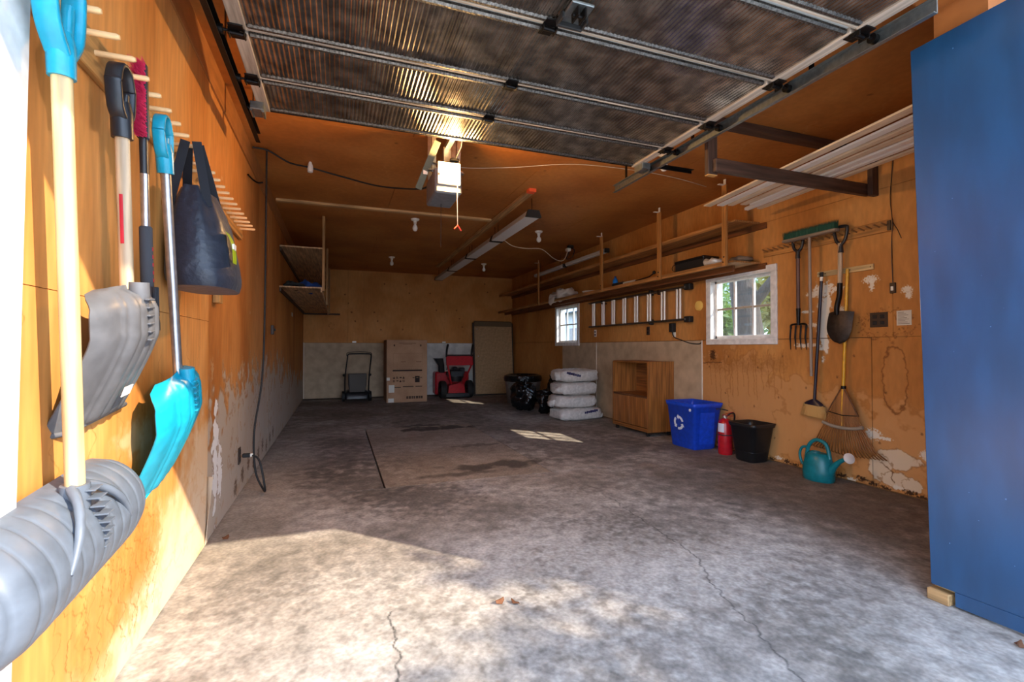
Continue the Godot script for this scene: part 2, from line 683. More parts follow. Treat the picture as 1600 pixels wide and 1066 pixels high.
func build_floor() -> void:
	# stains and cracks of the slab, in metres: x + 0.7, d
	var cv := Canvas.new(4.7, 11.0, 170.0)
	cv.fill(rgb(130, 121, 112), rgb(156, 146, 137), rgb(176, 168, 160), cv.layer(3, 0.9, 5), cv.layer(8, 7.0, 6), 0.26)
	var dark := rgb(62, 58, 56)
	var oil := rgb(52, 46, 40)
	for s in [[0.75, 4.9, 0.5, 0.5, 0.45], [0.9, 4.2, 0.35, 0.5, 0.5], [1.25, 3.55, 0.32, 0.3, 0.55], [0.95, 5.8, 0.35, 0.25, 0.35], [1.6, 7.8, 1.4, 0.6, 0.2], [3.0, 8.6, 1.4, 0.7, 0.2],
			[1.0, 9.4, 1.5, 0.9, 0.22], [3.3, 4.7, 0.7, 0.55, 0.45], [3.9, 2.3, 0.6, 0.5, 0.4], [3.4, 3.2, 0.6, 0.5, 0.35], [2.5, 2.6, 0.5, 0.25, 0.35], [2.9, 1.6, 0.35, 0.2, 0.3], [2.0, 3.1, 0.4, 0.3, 0.3], [0.35, 2.4, 0.2, 0.35, 0.25], [0.9, 2.5, 0.25, 0.2, 0.25], [1.9, 1.4, 0.5, 0.3, 0.25], [4.2, 1.7, 0.4, 0.35, 0.4]]:
		cv.blot(s[0], s[1], s[2], s[3], dark, s[4] * 0.75, 0.6, 1.0, int(s[0] * 31 + s[1] * 7), 0.0, dark, 2.2)
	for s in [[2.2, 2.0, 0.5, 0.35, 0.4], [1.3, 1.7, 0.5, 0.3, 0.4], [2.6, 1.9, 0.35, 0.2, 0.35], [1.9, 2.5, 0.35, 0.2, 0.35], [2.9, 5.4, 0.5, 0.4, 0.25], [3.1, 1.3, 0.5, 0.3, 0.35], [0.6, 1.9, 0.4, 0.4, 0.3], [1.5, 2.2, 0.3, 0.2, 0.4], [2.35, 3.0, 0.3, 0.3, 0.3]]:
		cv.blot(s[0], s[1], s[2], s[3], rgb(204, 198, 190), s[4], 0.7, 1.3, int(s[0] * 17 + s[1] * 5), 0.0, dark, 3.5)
	cv.blot(4.3, 2.6, 0.7, 1.6, rgb(104, 82, 62), 0.45, 0.6, 0.9, 77)
	cv.blot(0.15, 4.5, 0.25, 1.6, rgb(176, 164, 150), 0.5, 0.6, 0.8, 78)
	cv.rect(1.055, 3.855, 2.477, 6.7, rgb(170, 150, 128), 0.45)
	# oil on the older patch
	cv.blot(2.0, 6.45, 0.42, 0.14, oil, 0.8, 0.45, 0.8, 21)
	cv.blot(1.8, 6.75, 0.25, 0.1, oil, 0.6, 0.5, 0.8, 22)
	cv.blot(2.1, 4.25, 0.45, 0.11, oil, 0.65, 0.5, 0.8, 23)
	cv.blot(1.75, 4.05, 0.3, 0.05, oil, 0.45, 0.6, 0.8, 24)
	cv.blot(2.15, 5.2, 0.22, 0.06, oil, 0.4, 0.5, 0.8, 25)
	var cr := rgb(38, 35, 33)
	cv.crack([Vector2(2.58, 3.09), Vector2(2.51, 2.39), Vector2(2.48, 2.03), Vector2(2.34, 1.79), Vector2(2.26, 1.49), Vector2(2.18, 1.28), Vector2(2.1, 0.9)], 0.0022, cr, 0.65, 0.014, 4)
	cv.crack([Vector2(0.90, 2.05), Vector2(0.905, 1.85), Vector2(0.9, 1.6), Vector2(0.93, 1.3)], 0.0025, cr, 0.75, 0.014, 6)
	cv.crack([Vector2(1.45, 3.85), Vector2(1.9, 3.9), Vector2(2.4, 3.84)], 0.003, cr, 0.3, 0.02, 7)
	var t := cv.tex()
	var m := concrete("garage_concrete", t)
	var fl := structure("floor", "worn stained concrete garage floor with cracks and an older patch")
	var slab := func(nm: String, x0: float, x1: float, d0: float, d1: float, y: float) -> void:
		var g := G.new()
		g.map(P(-0.7, 0, 0), Vector3(1 / 4.7, 0, 0), Vector3(0, 0, -1 / 11.0))
		g.span(x0, x1, -0.12, y, d0, d1, 0.002)
		part(fl, nm, g, m)
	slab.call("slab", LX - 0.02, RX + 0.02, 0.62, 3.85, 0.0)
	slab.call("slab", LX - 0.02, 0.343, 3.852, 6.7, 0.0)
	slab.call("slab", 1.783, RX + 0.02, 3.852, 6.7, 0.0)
	slab.call("slab", LX - 0.02, RX + 0.02, 6.703, BD + 0.02, 0.0)
	slab.call("patch_slab", 0.357, 1.777, 3.854, 6.699, 0.0)
	var bed := G.new()
	bed.span(0.3, 1.85, -0.2, -0.03, 3.8, 6.75)
	part(fl, "bed", bed, mat("joint_dirt", rgb(48, 43, 38), 0.95))
	# dry leaves blown in
	for p in [[0.66, 1.96, 0.4, "curled dry brown leaf on the floor beside another one"], [0.72, 1.93, 2.0, "curled dry brown leaf on the floor beside another one"], [-0.6, 3.15, 1.0, "dry brown leaf on the floor at the foot of the split wall sheet"], [2.36, 1.02, 0.2, "dry brown leaf on the floor by the blue door leaf"]]:
		var g := G.new()
		g.sheet(func(u, v): return Vector3((u - 0.5) * 0.045, 0.004 + 0.012 * absf(u - 0.5) + 0.006 * sin(v * 5.0), (v - 0.5) * 0.03 * (1.0 - absf(u * 2.0 - 1.0) * 0.8)), 6, 4, 0.001)
		single("dry_leaf", g, mat("dry_leaf", rgb(104, 62, 34), 0.8), p[3], "leaf", P(p[0], 0.002, p[1]), "dry leaves blown onto the floor", Basis(Vector3.UP, p[2]))


# a sheet of wall board; the texture runs along d (u) and down (v) from the top
func board(parent: Node, nm: String, m: Material, x: float, side: float, d0: float, d1: float, y0: float, y1: float, td0: float, tw: float, th := 0.012) -> void:
	var g := G.new()
	g.map(P(x, CH, td0), Vector3(0, 0, -1.0 / tw), Vector3(0, -1.0 / CH, 0))
	g.span(x if side > 0 else x - th, x + th if side > 0 else x, y0 + 0.0004, y1 - 0.0004, d0 + 0.0004, d1 - 0.0004, 0.0006)
	part(parent, nm, g, m)


func build_left_wall() -> void:
	var w := structure("wall_left", "orange painted plywood wall with peeling paint and pale water damage below")
	var body := G.new()
	body.span(LX - 0.16, LX - 0.013, 0, CH + 0.15, 1.15, BD + 0.16)
	part(w, "wall_framing", body, mat("framing", rgb(120, 84, 50), 0.9))
	var pa := rgb(190, 126, 66)
	# the first sheet, close to the opening
	var cv := Canvas.new(1.8, CH, 330.0)
	cv.fill(rgb(188, 120, 58), rgb(206, 140, 74), rgb(214, 154, 90), cv.layer(31, 2.2, 4, FastNoiseLite.TYPE_SIMPLEX_SMOOTH, 0.25), cv.layer(32, 26.0, 4, FastNoiseLite.TYPE_SIMPLEX_SMOOTH, 0.12), 0.10)
	for i in 26:
		var x := 0.04 + fmod(i * 0.377, 1.7)
		var y := 1.5 + fmod(i * 0.713, 1.2)
		cv.crack([Vector2(x, y), Vector2(x + 0.02, y + 0.12), Vector2(x - 0.02, y + 0.3)], 0.0016, rgb(160, 92, 38), 0.5, 0.03, i)
	var pale := rgb(216, 192, 164)
	for s in [[1.5, 2.62, 0.42, 0.2, 0.85], [1.05, 2.7, 0.5, 0.14, 0.8], [1.62, 2.35, 0.22, 0.32, 0.75], [0.75, 2.68, 0.45, 0.12, 0.7], [1.3, 2.6, 0.5, 0.25, 0.5], [1.25, 2.45, 0.3, 0.16, 0.5], [0.75, 1.98, 0.16, 0.05, 0.5], [0.85, 2.05, 0.08, 0.12, 0.5], [1.4, 2.2, 0.14, 0.12, 0.35]]:
		cv.blot(s[0], s[1], s[2], s[3], pale, s[4], 0.5, 0.45, int(s[0] * 50), 0.15, rgb(186, 116, 56), 1.2)
	for s in [[0.75, 2.5, 0.13, 0.13], [0.45, 2.55, 0.1, 0.2], [0.9, 2.4, 0.08, 0.1]]:
		cv.blot(s[0], s[1], s[2], s[3], rgb(180, 104, 42), 0.5, 0.8, 0.5, int(s[0] * 91), 0.12, rgb(130, 64, 20), 1.5)
	for i in 9:
		cv.crack([Vector2(0.3 + i * 0.07, 2.25 + 0.02 * (i % 3)), Vector2(0.33 + i * 0.075, 2.45), Vector2(0.3 + i * 0.08, 2.66)], 0.002, rgb(146, 74, 26), 0.5, 0.05, 60 + i)
	cv.blot(0.98, 1.93, 0.035, 0.08, pale, 0.7, 0.3, 0.5, 9, 0.5, rgb(150, 80, 30))
	var mf := mat("left_sheet_paint", Color.WHITE, 0.55, 0.0, {"tex": cv.tex(), "spec": 0.35})
	# the rest of the wall
	var c2 := Canvas.new(7.7, CH, 190.0)
	c2.fill(rgb(166, 102, 48), pa, rgb(200, 138, 78), c2.layer(41, 1.2, 4, FastNoiseLite.TYPE_SIMPLEX_SMOOTH, 0.3), c2.layer(42, 22.0, 4, FastNoiseLite.TYPE_SIMPLEX_SMOOTH, 0.2), 0.09)
	var bare := rgb(178, 166, 152)
	# bare, water-damaged skim above the slab with a stained upper edge
	for s in [[0.55, 2.4, 0.75, 0.47], [1.5, 2.36, 0.7, 0.5], [2.4, 2.34, 0.8, 0.5], [3.4, 2.34, 0.8, 0.48], [4.4, 2.4, 0.9, 0.42], [5.6, 2.45, 1.0, 0.34], [7.0, 2.5, 1.0, 0.3]]:
		c2.blot(s[0], s[1], s[2], s[3], bare, 0.93, 0.22, 0.5, int(s[0] * 40), 0.4, rgb(138, 84, 40), 2.2)
	c2.rect(0, 2.5, 7.7, CH, bare, 0.7)
	for s in [[0.18, 2.3, 0.07, 0.3], [0.3, 2.42, 0.06, 0.16]]:
		c2.blot(s[0], s[1], s[2], s[3], rgb(226, 224, 222), 0.95, 0.12, 0.6, int(s[0] * 71), 0.6, rgb(92, 62, 40), 1.5)
	for i in 22:
		var x := 0.1 + fmod(i * 0.53, 6.5)
		var y := 1.78 + 0.2 * fmod(i * 0.37, 1.0)
		c2.blot(x, y, 0.03, 0.05 + 0.05 * fmod(i * 0.21, 1.0), rgb(198, 168, 132), 0.5, 0.3, 0.7, i, 0.6, rgb(136, 78, 32))
	for i in 9:
		c2.blot(0.8 + i * 0.26, 2.66 - 0.03 * (i % 3), 0.05, 0.05, rgb(80, 58, 42), 0.7, 0.3, 0.9, 100 + i)
	for i in 20:
		c2.blot(0.3 + i * 0.35, 0.6 + 0.9 * fmod(i * 0.618, 1.0), 0.012, 0.012, rgb(214, 186, 150), 0.8, 0.3, 0.5, i)
	var mr := mat("left_wall_paint", Color.WHITE, 0.6, 0.0, {"tex": c2.tex(), "spec": 0.3})
	board(w, "plywood_sheet", mf, LX, -1, FD, 3.09, 0.012, 1.245, FD, 1.8)
	board(w, "plywood_sheet", mf, LX, -1, FD, 3.09, 1.246, 2.58, FD, 1.8)
	board(w, "plywood_sheet", mr, LX - 0.004, -1, 3.1, 5.52, 0.012, 2.58, 3.1, 7.7)
	board(w, "plywood_sheet", mr, LX - 0.003, -1, 5.523, 7.96, 0.012, 2.58, 3.1, 7.7)
	board(w, "plywood_sheet", mr, LX - 0.004, -1, 7.963, BD, 0.012, 2.58, 3.1, 7.7)
	board(w, "top_board", mat("top_board_paint", rgb(176, 116, 62), 0.6, 0.0, {"tex": grain("scuff", 0.02, 0.86, 1.04), "tri": Vector3(1, 3, 1)}), LX + 0.006, -1, FD, 5.0, 2.583, CH, FD, 1.8, 0.018)
	board(w, "top_board", mats["top_board_paint"], LX + 0.004, -1, 5.0, BD, 2.583, CH, FD, 1.8, 0.016)
	# peeled splinter at the joint
	var sp := G.new()
	sp.sheet(func(u, v): return P(LX + 0.002 + 0.03 * u * u * v, 0.02 + 0.36 * v, 3.085 - 0.05 * u * (1.0 - v * 0.6)), 4, 6, 0.002)
	part(w, "peeled_veneer", sp, mat("veneer", rgb(196, 178, 156), 0.8))


func build_right_wall() -> void:
	var w := structure("wall_right", "orange painted plywood wall with windows, flaking patches and stains")
	var fr := G.new()
	var x0 := RX + 0.013
	var x1 := RX + 0.16
	for r in [[1.15, 3.46, 0.0, CH + 0.15], [3.46, 4.28, 0.0, 1.18], [3.46, 4.28, 1.86, CH + 0.15], [4.28, 7.44, 0.0, CH + 0.15], [7.44, 8.29, 0.0, 1.18], [7.44, 8.29, 1.86, CH + 0.15], [8.29, BD + 0.16, 0.0, CH + 0.15]]:
		fr.span(x0, x1, r[2], r[3], r[0], r[1])
	part(w, "wall_framing", fr, mats["framing"])
	# painted sheets: the texture starts at d = 1.34
	var cv := Canvas.new(9.46, CH, 200.0)
	cv.fill(rgb(178, 116, 58), rgb(194, 132, 70), rgb(204, 146, 84), cv.layer(51, 1.1, 4, FastNoiseLite.TYPE_SIMPLEX_SMOOTH, 0.4), cv.layer(52, 20.0, 4, FastNoiseLite.TYPE_SIMPLEX_SMOOTH, 0.3), 0.08)
	var q := func(d: float, y: float) -> Vector2: return Vector2(d - FD, CH - y)
	var tan_ := rgb(202, 146, 92)
	for s in [[1.9, 0.35, 0.55, 0.32], [2.6, 0.32, 0.5, 0.36], [3.2, 0.42, 0.5, 0.4], [3.9, 0.55, 0.5, 0.5], [4.3, 0.5, 0.3, 0.5]]:
		var p: Vector2 = q.call(s[0], s[1])
		cv.blot(p.x, p.y, s[2], s[3], tan_, 0.8, 0.16, 0.35, int(s[0] * 60), 0.28, rgb(140, 84, 36), 1.3)
	# tall rusty tide line
	var p0: Vector2 = q.call(2.39, 0.86)
	cv.blot(p0.x, p0.y, 0.085, 0.26, tan_, 0.2, 0.3, 0.12, 401, 0.75, rgb(112, 66, 30), 2.2)
	p0 = q.call(2.46, 1.28)
	cv.blot(p0.x, p0.y, 0.17, 0.1, rgb(188, 128, 62), 0.1, 0.3, 0.4, 402, 0.6, rgb(100, 58, 26), 2.0)
	# runs under the near window
	for i in 16:
		var d := 3.35 + fmod(i * 0.31, 1.0)
		var a: Vector2 = q.call(d, 1.08 - 0.12 * fmod(i * 0.43, 1.0))
		cv.crack([a, a + Vector2(0.01, 0.12), a + Vector2(-0.01, 0.3 + 0.2 * fmod(i * 0.77, 1.0))], 0.007, rgb(164, 106, 54), 0.16, 0.008, i)
		cv.blot(a.x, a.y + 0.1, 0.06, 0.05, rgb(140, 90, 46), 0.22, 0.7, 0.9, 300 + i)
	cv.blot(q.call(4.25, 1.02).x, q.call(4.25, 1.02).y, 0.04, 0.05, rgb(62, 36, 20), 0.8, 0.3, 0.7, 17)
	cv.crack([q.call(4.4, 0.93), q.call(4.12, 0.93)], 0.003, rgb(70, 44, 26), 0.7, 0.01, 3)
	for i in 30:
		var p: Vector2 = q.call(1.6 + fmod(i * 0.617, 2.8), 0.1 + fmod(i * 0.377, 1.0))
		cv.blot(p.x, p.y, 0.008, 0.01, rgb(84, 50, 26), 0.6, 0.5, 0.6, 500 + i)
	# flaked paint
	var flake := rgb(226, 216, 202)
	for s in [[2.94, 1.32, 0.06, 0.27, 1], [2.95, 1.6, 0.09, 0.06, 2], [3.05, 1.57, 0.06, 0.025, 3], [2.82, 1.6, 0.07, 0.02, 4], [3.1, 1.42, 0.07, 0.012, 5], [3.1, 1.12, 0.12, 0.02, 6], [3.05, 1.3, 0.05, 0.02, 7], [2.8, 1.4, 0.04, 0.05, 8],
			[2.56, 1.64, 0.055, 0.03, 9], [2.55, 1.6, 0.02, 0.05, 10], [2.3, 1.53, 0.035, 0.03, 11], [2.29, 1.49, 0.02, 0.03, 12], [2.55, 0.42, 0.06, 0.04, 13], [2.46, 0.4, 0.05, 0.012, 14], [2.19, 0.33, 0.04, 0.035, 15]]:
		var p: Vector2 = q.call(s[0], s[1])
		cv.blot(p.x, p.y, s[2], s[3], flake, 0.92, 0.14, 0.5, 700 + s[4], 0.35, rgb(140, 88, 44), 1.6)
	for s in [[2.38, 0.26, 0.15, 0.07, 1], [2.5, 0.17, 0.09, 0.1, 2], [2.37, 0.1, 0.13, 0.06, 3], [2.28, 0.09, 0.07, 0.05, 4]]:
		var p: Vector2 = q.call(s[0], s[1])
		cv.blot(p.x, p.y, s[2], s[3], rgb(218, 196, 168), 0.95, 0.05, 0.22, 800 + s[4], 0.5, rgb(120, 72, 36), 1.0)
	cv.crack([q.call(2.5, 0.21), q.call(2.44, 0.19), q.call(2.42, 0.12), q.call(2.4, 0.08)], 0.003, rgb(90, 56, 32), 0.8, 0.02, 5)
	for i in 34:
		var p: Vector2 = q.call(1.7 + i * 0.085, 0.02 + 0.015 * (i % 3))
		cv.blot(p.x, p.y, 0.035, 0.016, rgb(46, 28, 18) if i % 4 else flake, 0.85, 0.3, 0.9, 900 + i)
	var m := mat("right_wall_paint", Color.WHITE, 0.55, 0.0, {"tex": cv.tex(), "spec": 0.35})
	var tw := 9.46
	# lower row, then the row with the windows cut out, then the narrow top row
	for r in [[FD, 2.555, 0.012, 1.18], [2.56, 4.415, 0.012, 1.176], [FD, 2.40, 1.1815, 2.33], [2.402, 3.46, 1.1815, 2.33], [4.28, 4.84, 1.184, 2.33], [4.843, 7.28, 1.184, 2.33], [7.283, 7.44, 1.184, 2.33], [8.29, BD, 1.205, 2.33], [3.46, 4.28, 1.86, 2.33], [7.44, 8.29, 1.86, 2.33],
			[FD, 2.4, 2.332, CH], [2.402, 4.84, 2.332, CH], [4.843, 7.28, 2.334, CH], [7.283, BD, 2.334, CH], [8.06, BD, 0.012, 1.2]]:
		board(w, "plywood_sheet", m, RX, 1, r[0], r[1], r[2], r[3], FD, tw)
	var hb := mat("hardboard", rgb(196, 172, 142), 0.7, 0.0, {"tex": grain("scuff", 0.02, 0.86, 1.04), "tri": Vector3(0.8, 0.8, 0.8)})
	for r in [[4.42, 6.8], [6.806, 8.055]]:
		var g := G.new()
		g.span(RX - 0.004, RX + 0.012, 0.015, 1.178, r[0], r[1], 0.001)
		part(w, "hardboard_panel", g, hb)
	var st := G.new()
	st.span(RX - 0.012, RX, 0.02, 1.18, 4.408, 4.42, 0.002)
	st.span(RX - 0.012, RX - 0.004, 0.02, 1.18, 6.797, 6.809, 0.002)
	part(w, "joint_strip", st, mat("pale_strip", rgb(222, 212, 196), 0.6))


func build_back_wall() -> void:
	var w := structure("wall_back", "orange painted plywood end wall with pale boards along its lower half")
	var body := G.new()
	body.span(LX - 0.16, RX + 0.16, 0, CH + 0.15, BD + 0.013, BD + 0.16)
	part(w, "wall_framing", body, mats["framing"])
	var cv := Canvas.new(4.63, 1.56, 120.0)
	cv.fill(rgb(190, 126, 68), rgb(200, 138, 78), rgb(208, 148, 88), cv.layer(61, 1.2, 4), cv.layer(62, 18.0, 4, FastNoiseLite.TYPE_SIMPLEX_SMOOTH, 0.3), 0.05)
	for i in 24:
		cv.blot(0.2 + fmod(i * 0.61, 4.2), 0.15 + fmod(i * 0.37, 1.2), 0.015, 0.015, rgb(84, 50, 26), 0.7, 0.3, 0.6, i)
	cv.blot(0.55, 1.2, 0.05, 0.06, rgb(190, 138, 74), 0.1, 0.3, 0.3, 3, 0.6, rgb(110, 66, 32))
	var m := mat("back_wall_paint", Color.WHITE, 0.6, 0.0, {"tex": cv.tex(), "spec": 0.3})
	for r in [[LX, 0.2], [0.203, 0.52], [0.523, 2.3], [2.303, RX]]:
		var g := G.new()
		g.map(P(LX, CH, BD), Vector3(1 / 4.63, 0, 0), Vector3(0, -1 / 1.56, 0))
		g.span(r[0], r[1], 1.2, CH, BD, BD + 0.012, 0.001)
		part(w, "plywood_sheet", g, m)
	var a := G.new()
	a.span(LX, 1.75, 0.015, 1.195, BD - 0.004, BD + 0.012, 0.001)
	part(w, "hardboard_panel", a, mats["hardboard"])
	var b := G.new()
	b.span(1.754, 3.1, 0.015, 1.195, BD - 0.004, BD + 0.012, 0.001)
	part(w, "plaster_board", b, mat("plasterboard", rgb(214, 212, 206), 0.7, 0.0, {"tex": grain("scuff", 0.02, 0.86, 1.04), "tri": Vector3(0.8, 0.8, 0.8)}))
	var c := G.new()
	c.span(3.104, RX, 0.015, 1.195, BD, BD + 0.012, 0.001)
	part(w, "plywood_sheet", c, m)
	var s := G.new()
	s.span(LX + 0.01, LX + 0.022, 0.02, 1.2, BD - 0.012, BD - 0.004, 0.001)
	part(w, "joint_strip", s, mats["pale_strip"])
	var t := G.new()
	t.span(LX, 3.0, 0.0, 0.03, BD - 0.02, BD - 0.004, 0.002)
	part(w, "bottom_strip", t, mat("dark_strip", rgb(58, 42, 30), 0.8))


func build_front() -> void:
	var w := structure("wall_front", "front wall of the garage around the open door")
	var pt := mat("front_wall_paint", rgb(178, 106, 48), 0.65, 0.0, {"tex": grain("scuff", 0.02, 0.86, 1.04), "tri": Vector3(1, 1, 1)})
	var g := G.new()
	g.span(2.5, RX + 0.16, 0.0, CH + 0.15, 1.15, FD)
	part(w, "pier", g, pt)
	var h := G.new()
	h.span(LX - 0.16, 2.5, HH, CH + 0.15, 1.15, FD)
	part(w, "header", h, pt)
	var e := G.new()
	e.span(LX - 0.16, LX - 0.012, 0.0, HH, 1.15, FD)
	part(w, "corner_post", e, pt)
	# rough edge of the sheathing behind the blue leaf
	var s := G.new()
	s.span(2.488, 2.4995, 0.0, 2.44, 1.28, FD + 0.015, 0.002)
	part(w, "sheathing_edge", s, mat("sheathing", rgb(206, 186, 140), 0.8))
	# white jamb beside the left wall, a little out of plumb
	var j := structure("trim_1", "white painted door jamb lit by the sun")
	var q := G.new()
	var a := [P(LX + 0.03, 0, 0.9), P(LX - 0.01, 0, 0.9), P(LX - 0.01, 0, 1.338), P(LX + 0.018, 0, 1.335), P(LX + 0.03, 0, 1.32)]
	var b := [P(LX + 0.03, HH, 0.9), P(LX - 0.01, HH, 0.9), P(LX - 0.01, HH, 1.4), P(LX + 0.018, HH, 1.397), P(LX + 0.03, HH, 1.38)]
	q.loft([a, b], true, true, 1, true)
	part(j, "jamb_board", q, mat("white_trim", rgb(240, 238, 234), 0.5, 0.0, {"tex": grain("scuff", 0.02, 0.86, 1.04), "tri": Vector3(2, 2, 2)}))
	# roof overhang above the driveway, which keeps the sun off the upper wall
	var r := structure("eave", "roof overhang above the driveway")
	var v := G.new()
	v.span(LX - 0.5, RX + 0.5, CH + 0.03, CH + 0.05, 0.19, 1.15)
	part(r, "soffit", v, mat("soffit_paint", rgb(226, 224, 218), 0.6))
	var f := G.new()
	f.span(LX - 0.5, RX + 0.5, CH + 0.02, CH + 0.22, 0.16, 0.19, 0.003)
	part(r, "fascia", f, mat("fascia_paint", rgb(34, 84, 150), 0.5))


func build_ceiling() -> void:
	var w := structure("ceiling", "orange brown painted plywood ceiling of the garage")
	var body := G.new()
	body.span(LX - 0.16, RX + 0.16, CH + 0.014, CH + 0.17, 1.15, BD + 0.16)
	part(w, "ceiling_framing", body, mats["framing"])
	var cv := Canvas.new(4.63, 9.46, 110.0)
	cv.fill(rgb(162, 98, 46), rgb(178, 112, 54), rgb(188, 124, 64), cv.layer(71, 0.9, 4), cv.layer(72, 16.0, 3), 0.06)
	for i in 30:
		cv.crack([Vector2(fmod(i * 0.617, 4.5), fmod(i * 1.37, 9.2)), Vector2(fmod(i * 0.617, 4.5) + 0.2 * sin(i), fmod(i * 1.37, 9.2) + 0.25)], 0.004, rgb(206, 160, 104), 0.4, 0.03, i)
		cv.blot(fmod(i * 0.831, 4.5), fmod(i * 0.913, 9.2), 0.014, 0.014, rgb(92, 52, 24), 0.6, 0.4, 0.6, i)
	cv.blot(2.9, 4.5, 0.3, 0.2, rgb(150, 96, 46), 0.4, 0.4, 0.8, 12, 0.3)
	var m := mat("ceiling_paint", Color.WHITE, 0.55, 0.0, {"tex": cv.tex(), "spec": 0.35})
	var d0 := FD
	var row := 0
	while d0 < BD - 0.05:
		var d1 := minf(d0 + 1.22, BD)
		for r in ([[LX, 1.75], [1.752, RX]] if row % 2 == 0 else [[LX, 0.55], [0.552, 2.99], [2.992, RX]]):
			var g := G.new()
			g.map(P(LX, CH, FD), Vector3(1 / 4.63, 0, 0), Vector3(0, 0, -1 / 9.46))
			g.span(r[0] + 0.0008, r[1] - 0.0008, CH, CH + 0.012, d0 + 0.0008, d1 - 0.0008, 0.001)
			part(w, "plywood_sheet", g, m)
		d0 = d1
		row += 1


func window(nm: String, label: String, d0: float, d1: float, open_glass: Material) -> void:
	var w := structure(nm, label)
	var white: Material = mats["white_trim"]
	var y0 := 1.13
	var y1 := 1.905
	var t := 0.07
	# casing boards on the wall
	for r in [[d0, d1, y1 - t, y1], [d0, d1, y0, y0 + 0.062]]:
		var g := G.new()
		g.span(RX - 0.022, RX, r[2], r[3], r[0], r[1], 0.004)
		part(w, "casing", g, white)
	for r in [[d0, d0 + t], [d1 - t, d1]]:
		var g := G.new()
		g.span(RX - 0.02, RX, y0 + 0.062, y1 - t, r[0], r[1], 0.004)
		part(w, "casing", g, white)
	# lining of the opening
	var a := d0 + 0.055
	var b := d1 - 0.055
	var lo := y0 + 0.052
	var hi := y1 - 0.05
	var l := G.new()
	l.span(RX, RX + 0.16, lo, lo + 0.012, a, b)
	l.span(RX, RX + 0.16, hi - 0.012, hi, a, b)
	l.span(RX, RX + 0.16, lo, hi, a, a + 0.012)
	l.span(RX, RX + 0.16, lo, hi, b - 0.012, b)
	part(w, "lining", l, white)
	a += 0.012
	b -= 0.012
	lo += 0.012
	hi -= 0.012
	var sash := part(w, "sash", G.new().span(RX + 0.05, RX + 0.085, lo, lo + 0.035, a, b, 0.003).span(RX + 0.05, RX + 0.085, hi - 0.03, hi, a, b, 0.003).span(RX + 0.05, RX + 0.085, lo, hi, a, a + 0.03, 0.003).span(RX + 0.05, RX + 0.085, lo, hi, b - 0.03, b, 0.003), white)
	var wd := (b - a - 0.06)
	var ht := (hi - lo - 0.065)
	for i in [1, 2]:
		var dd: float = a + 0.03 + wd * i / 3.0
		part(w, "glazing_bar", G.new().span(RX + 0.052, RX + 0.083, lo + 0.03, hi - 0.03, dd - 0.011, dd + 0.011, 0.004), white)
	var ym := lo + 0.035 + ht / 2
	part(w, "glazing_bar", G.new().span(RX + 0.053, RX + 0.082, ym - 0.011, ym + 0.011, a + 0.03, b - 0.03, 0.004), mat("old_bar", rgb(178, 164, 146), 0.7))
	for i in 3:
		for j in 2:
			var p0 := a + 0.03 + wd * i / 3.0
			var q0 := lo + 0.035 + ht * j / 2.0
			part(sash, "pane", G.new().span(RX + 0.066, RX + 0.069, q0, q0 + ht / 2.0, p0, p0 + wd / 3.0), open_glass)


func build_windows() -> void:
	var gl := mat("window_glass", Color(0.9, 0.95, 0.95), 0.02, 0.0, {"alpha": 0.06})
	window("window_1", "white framed six pane window beside the hanging garden tools", 3.405, 4.335, gl)
	window("window_2", "white framed six pane window beyond the ladder", 7.385, 8.345, gl)


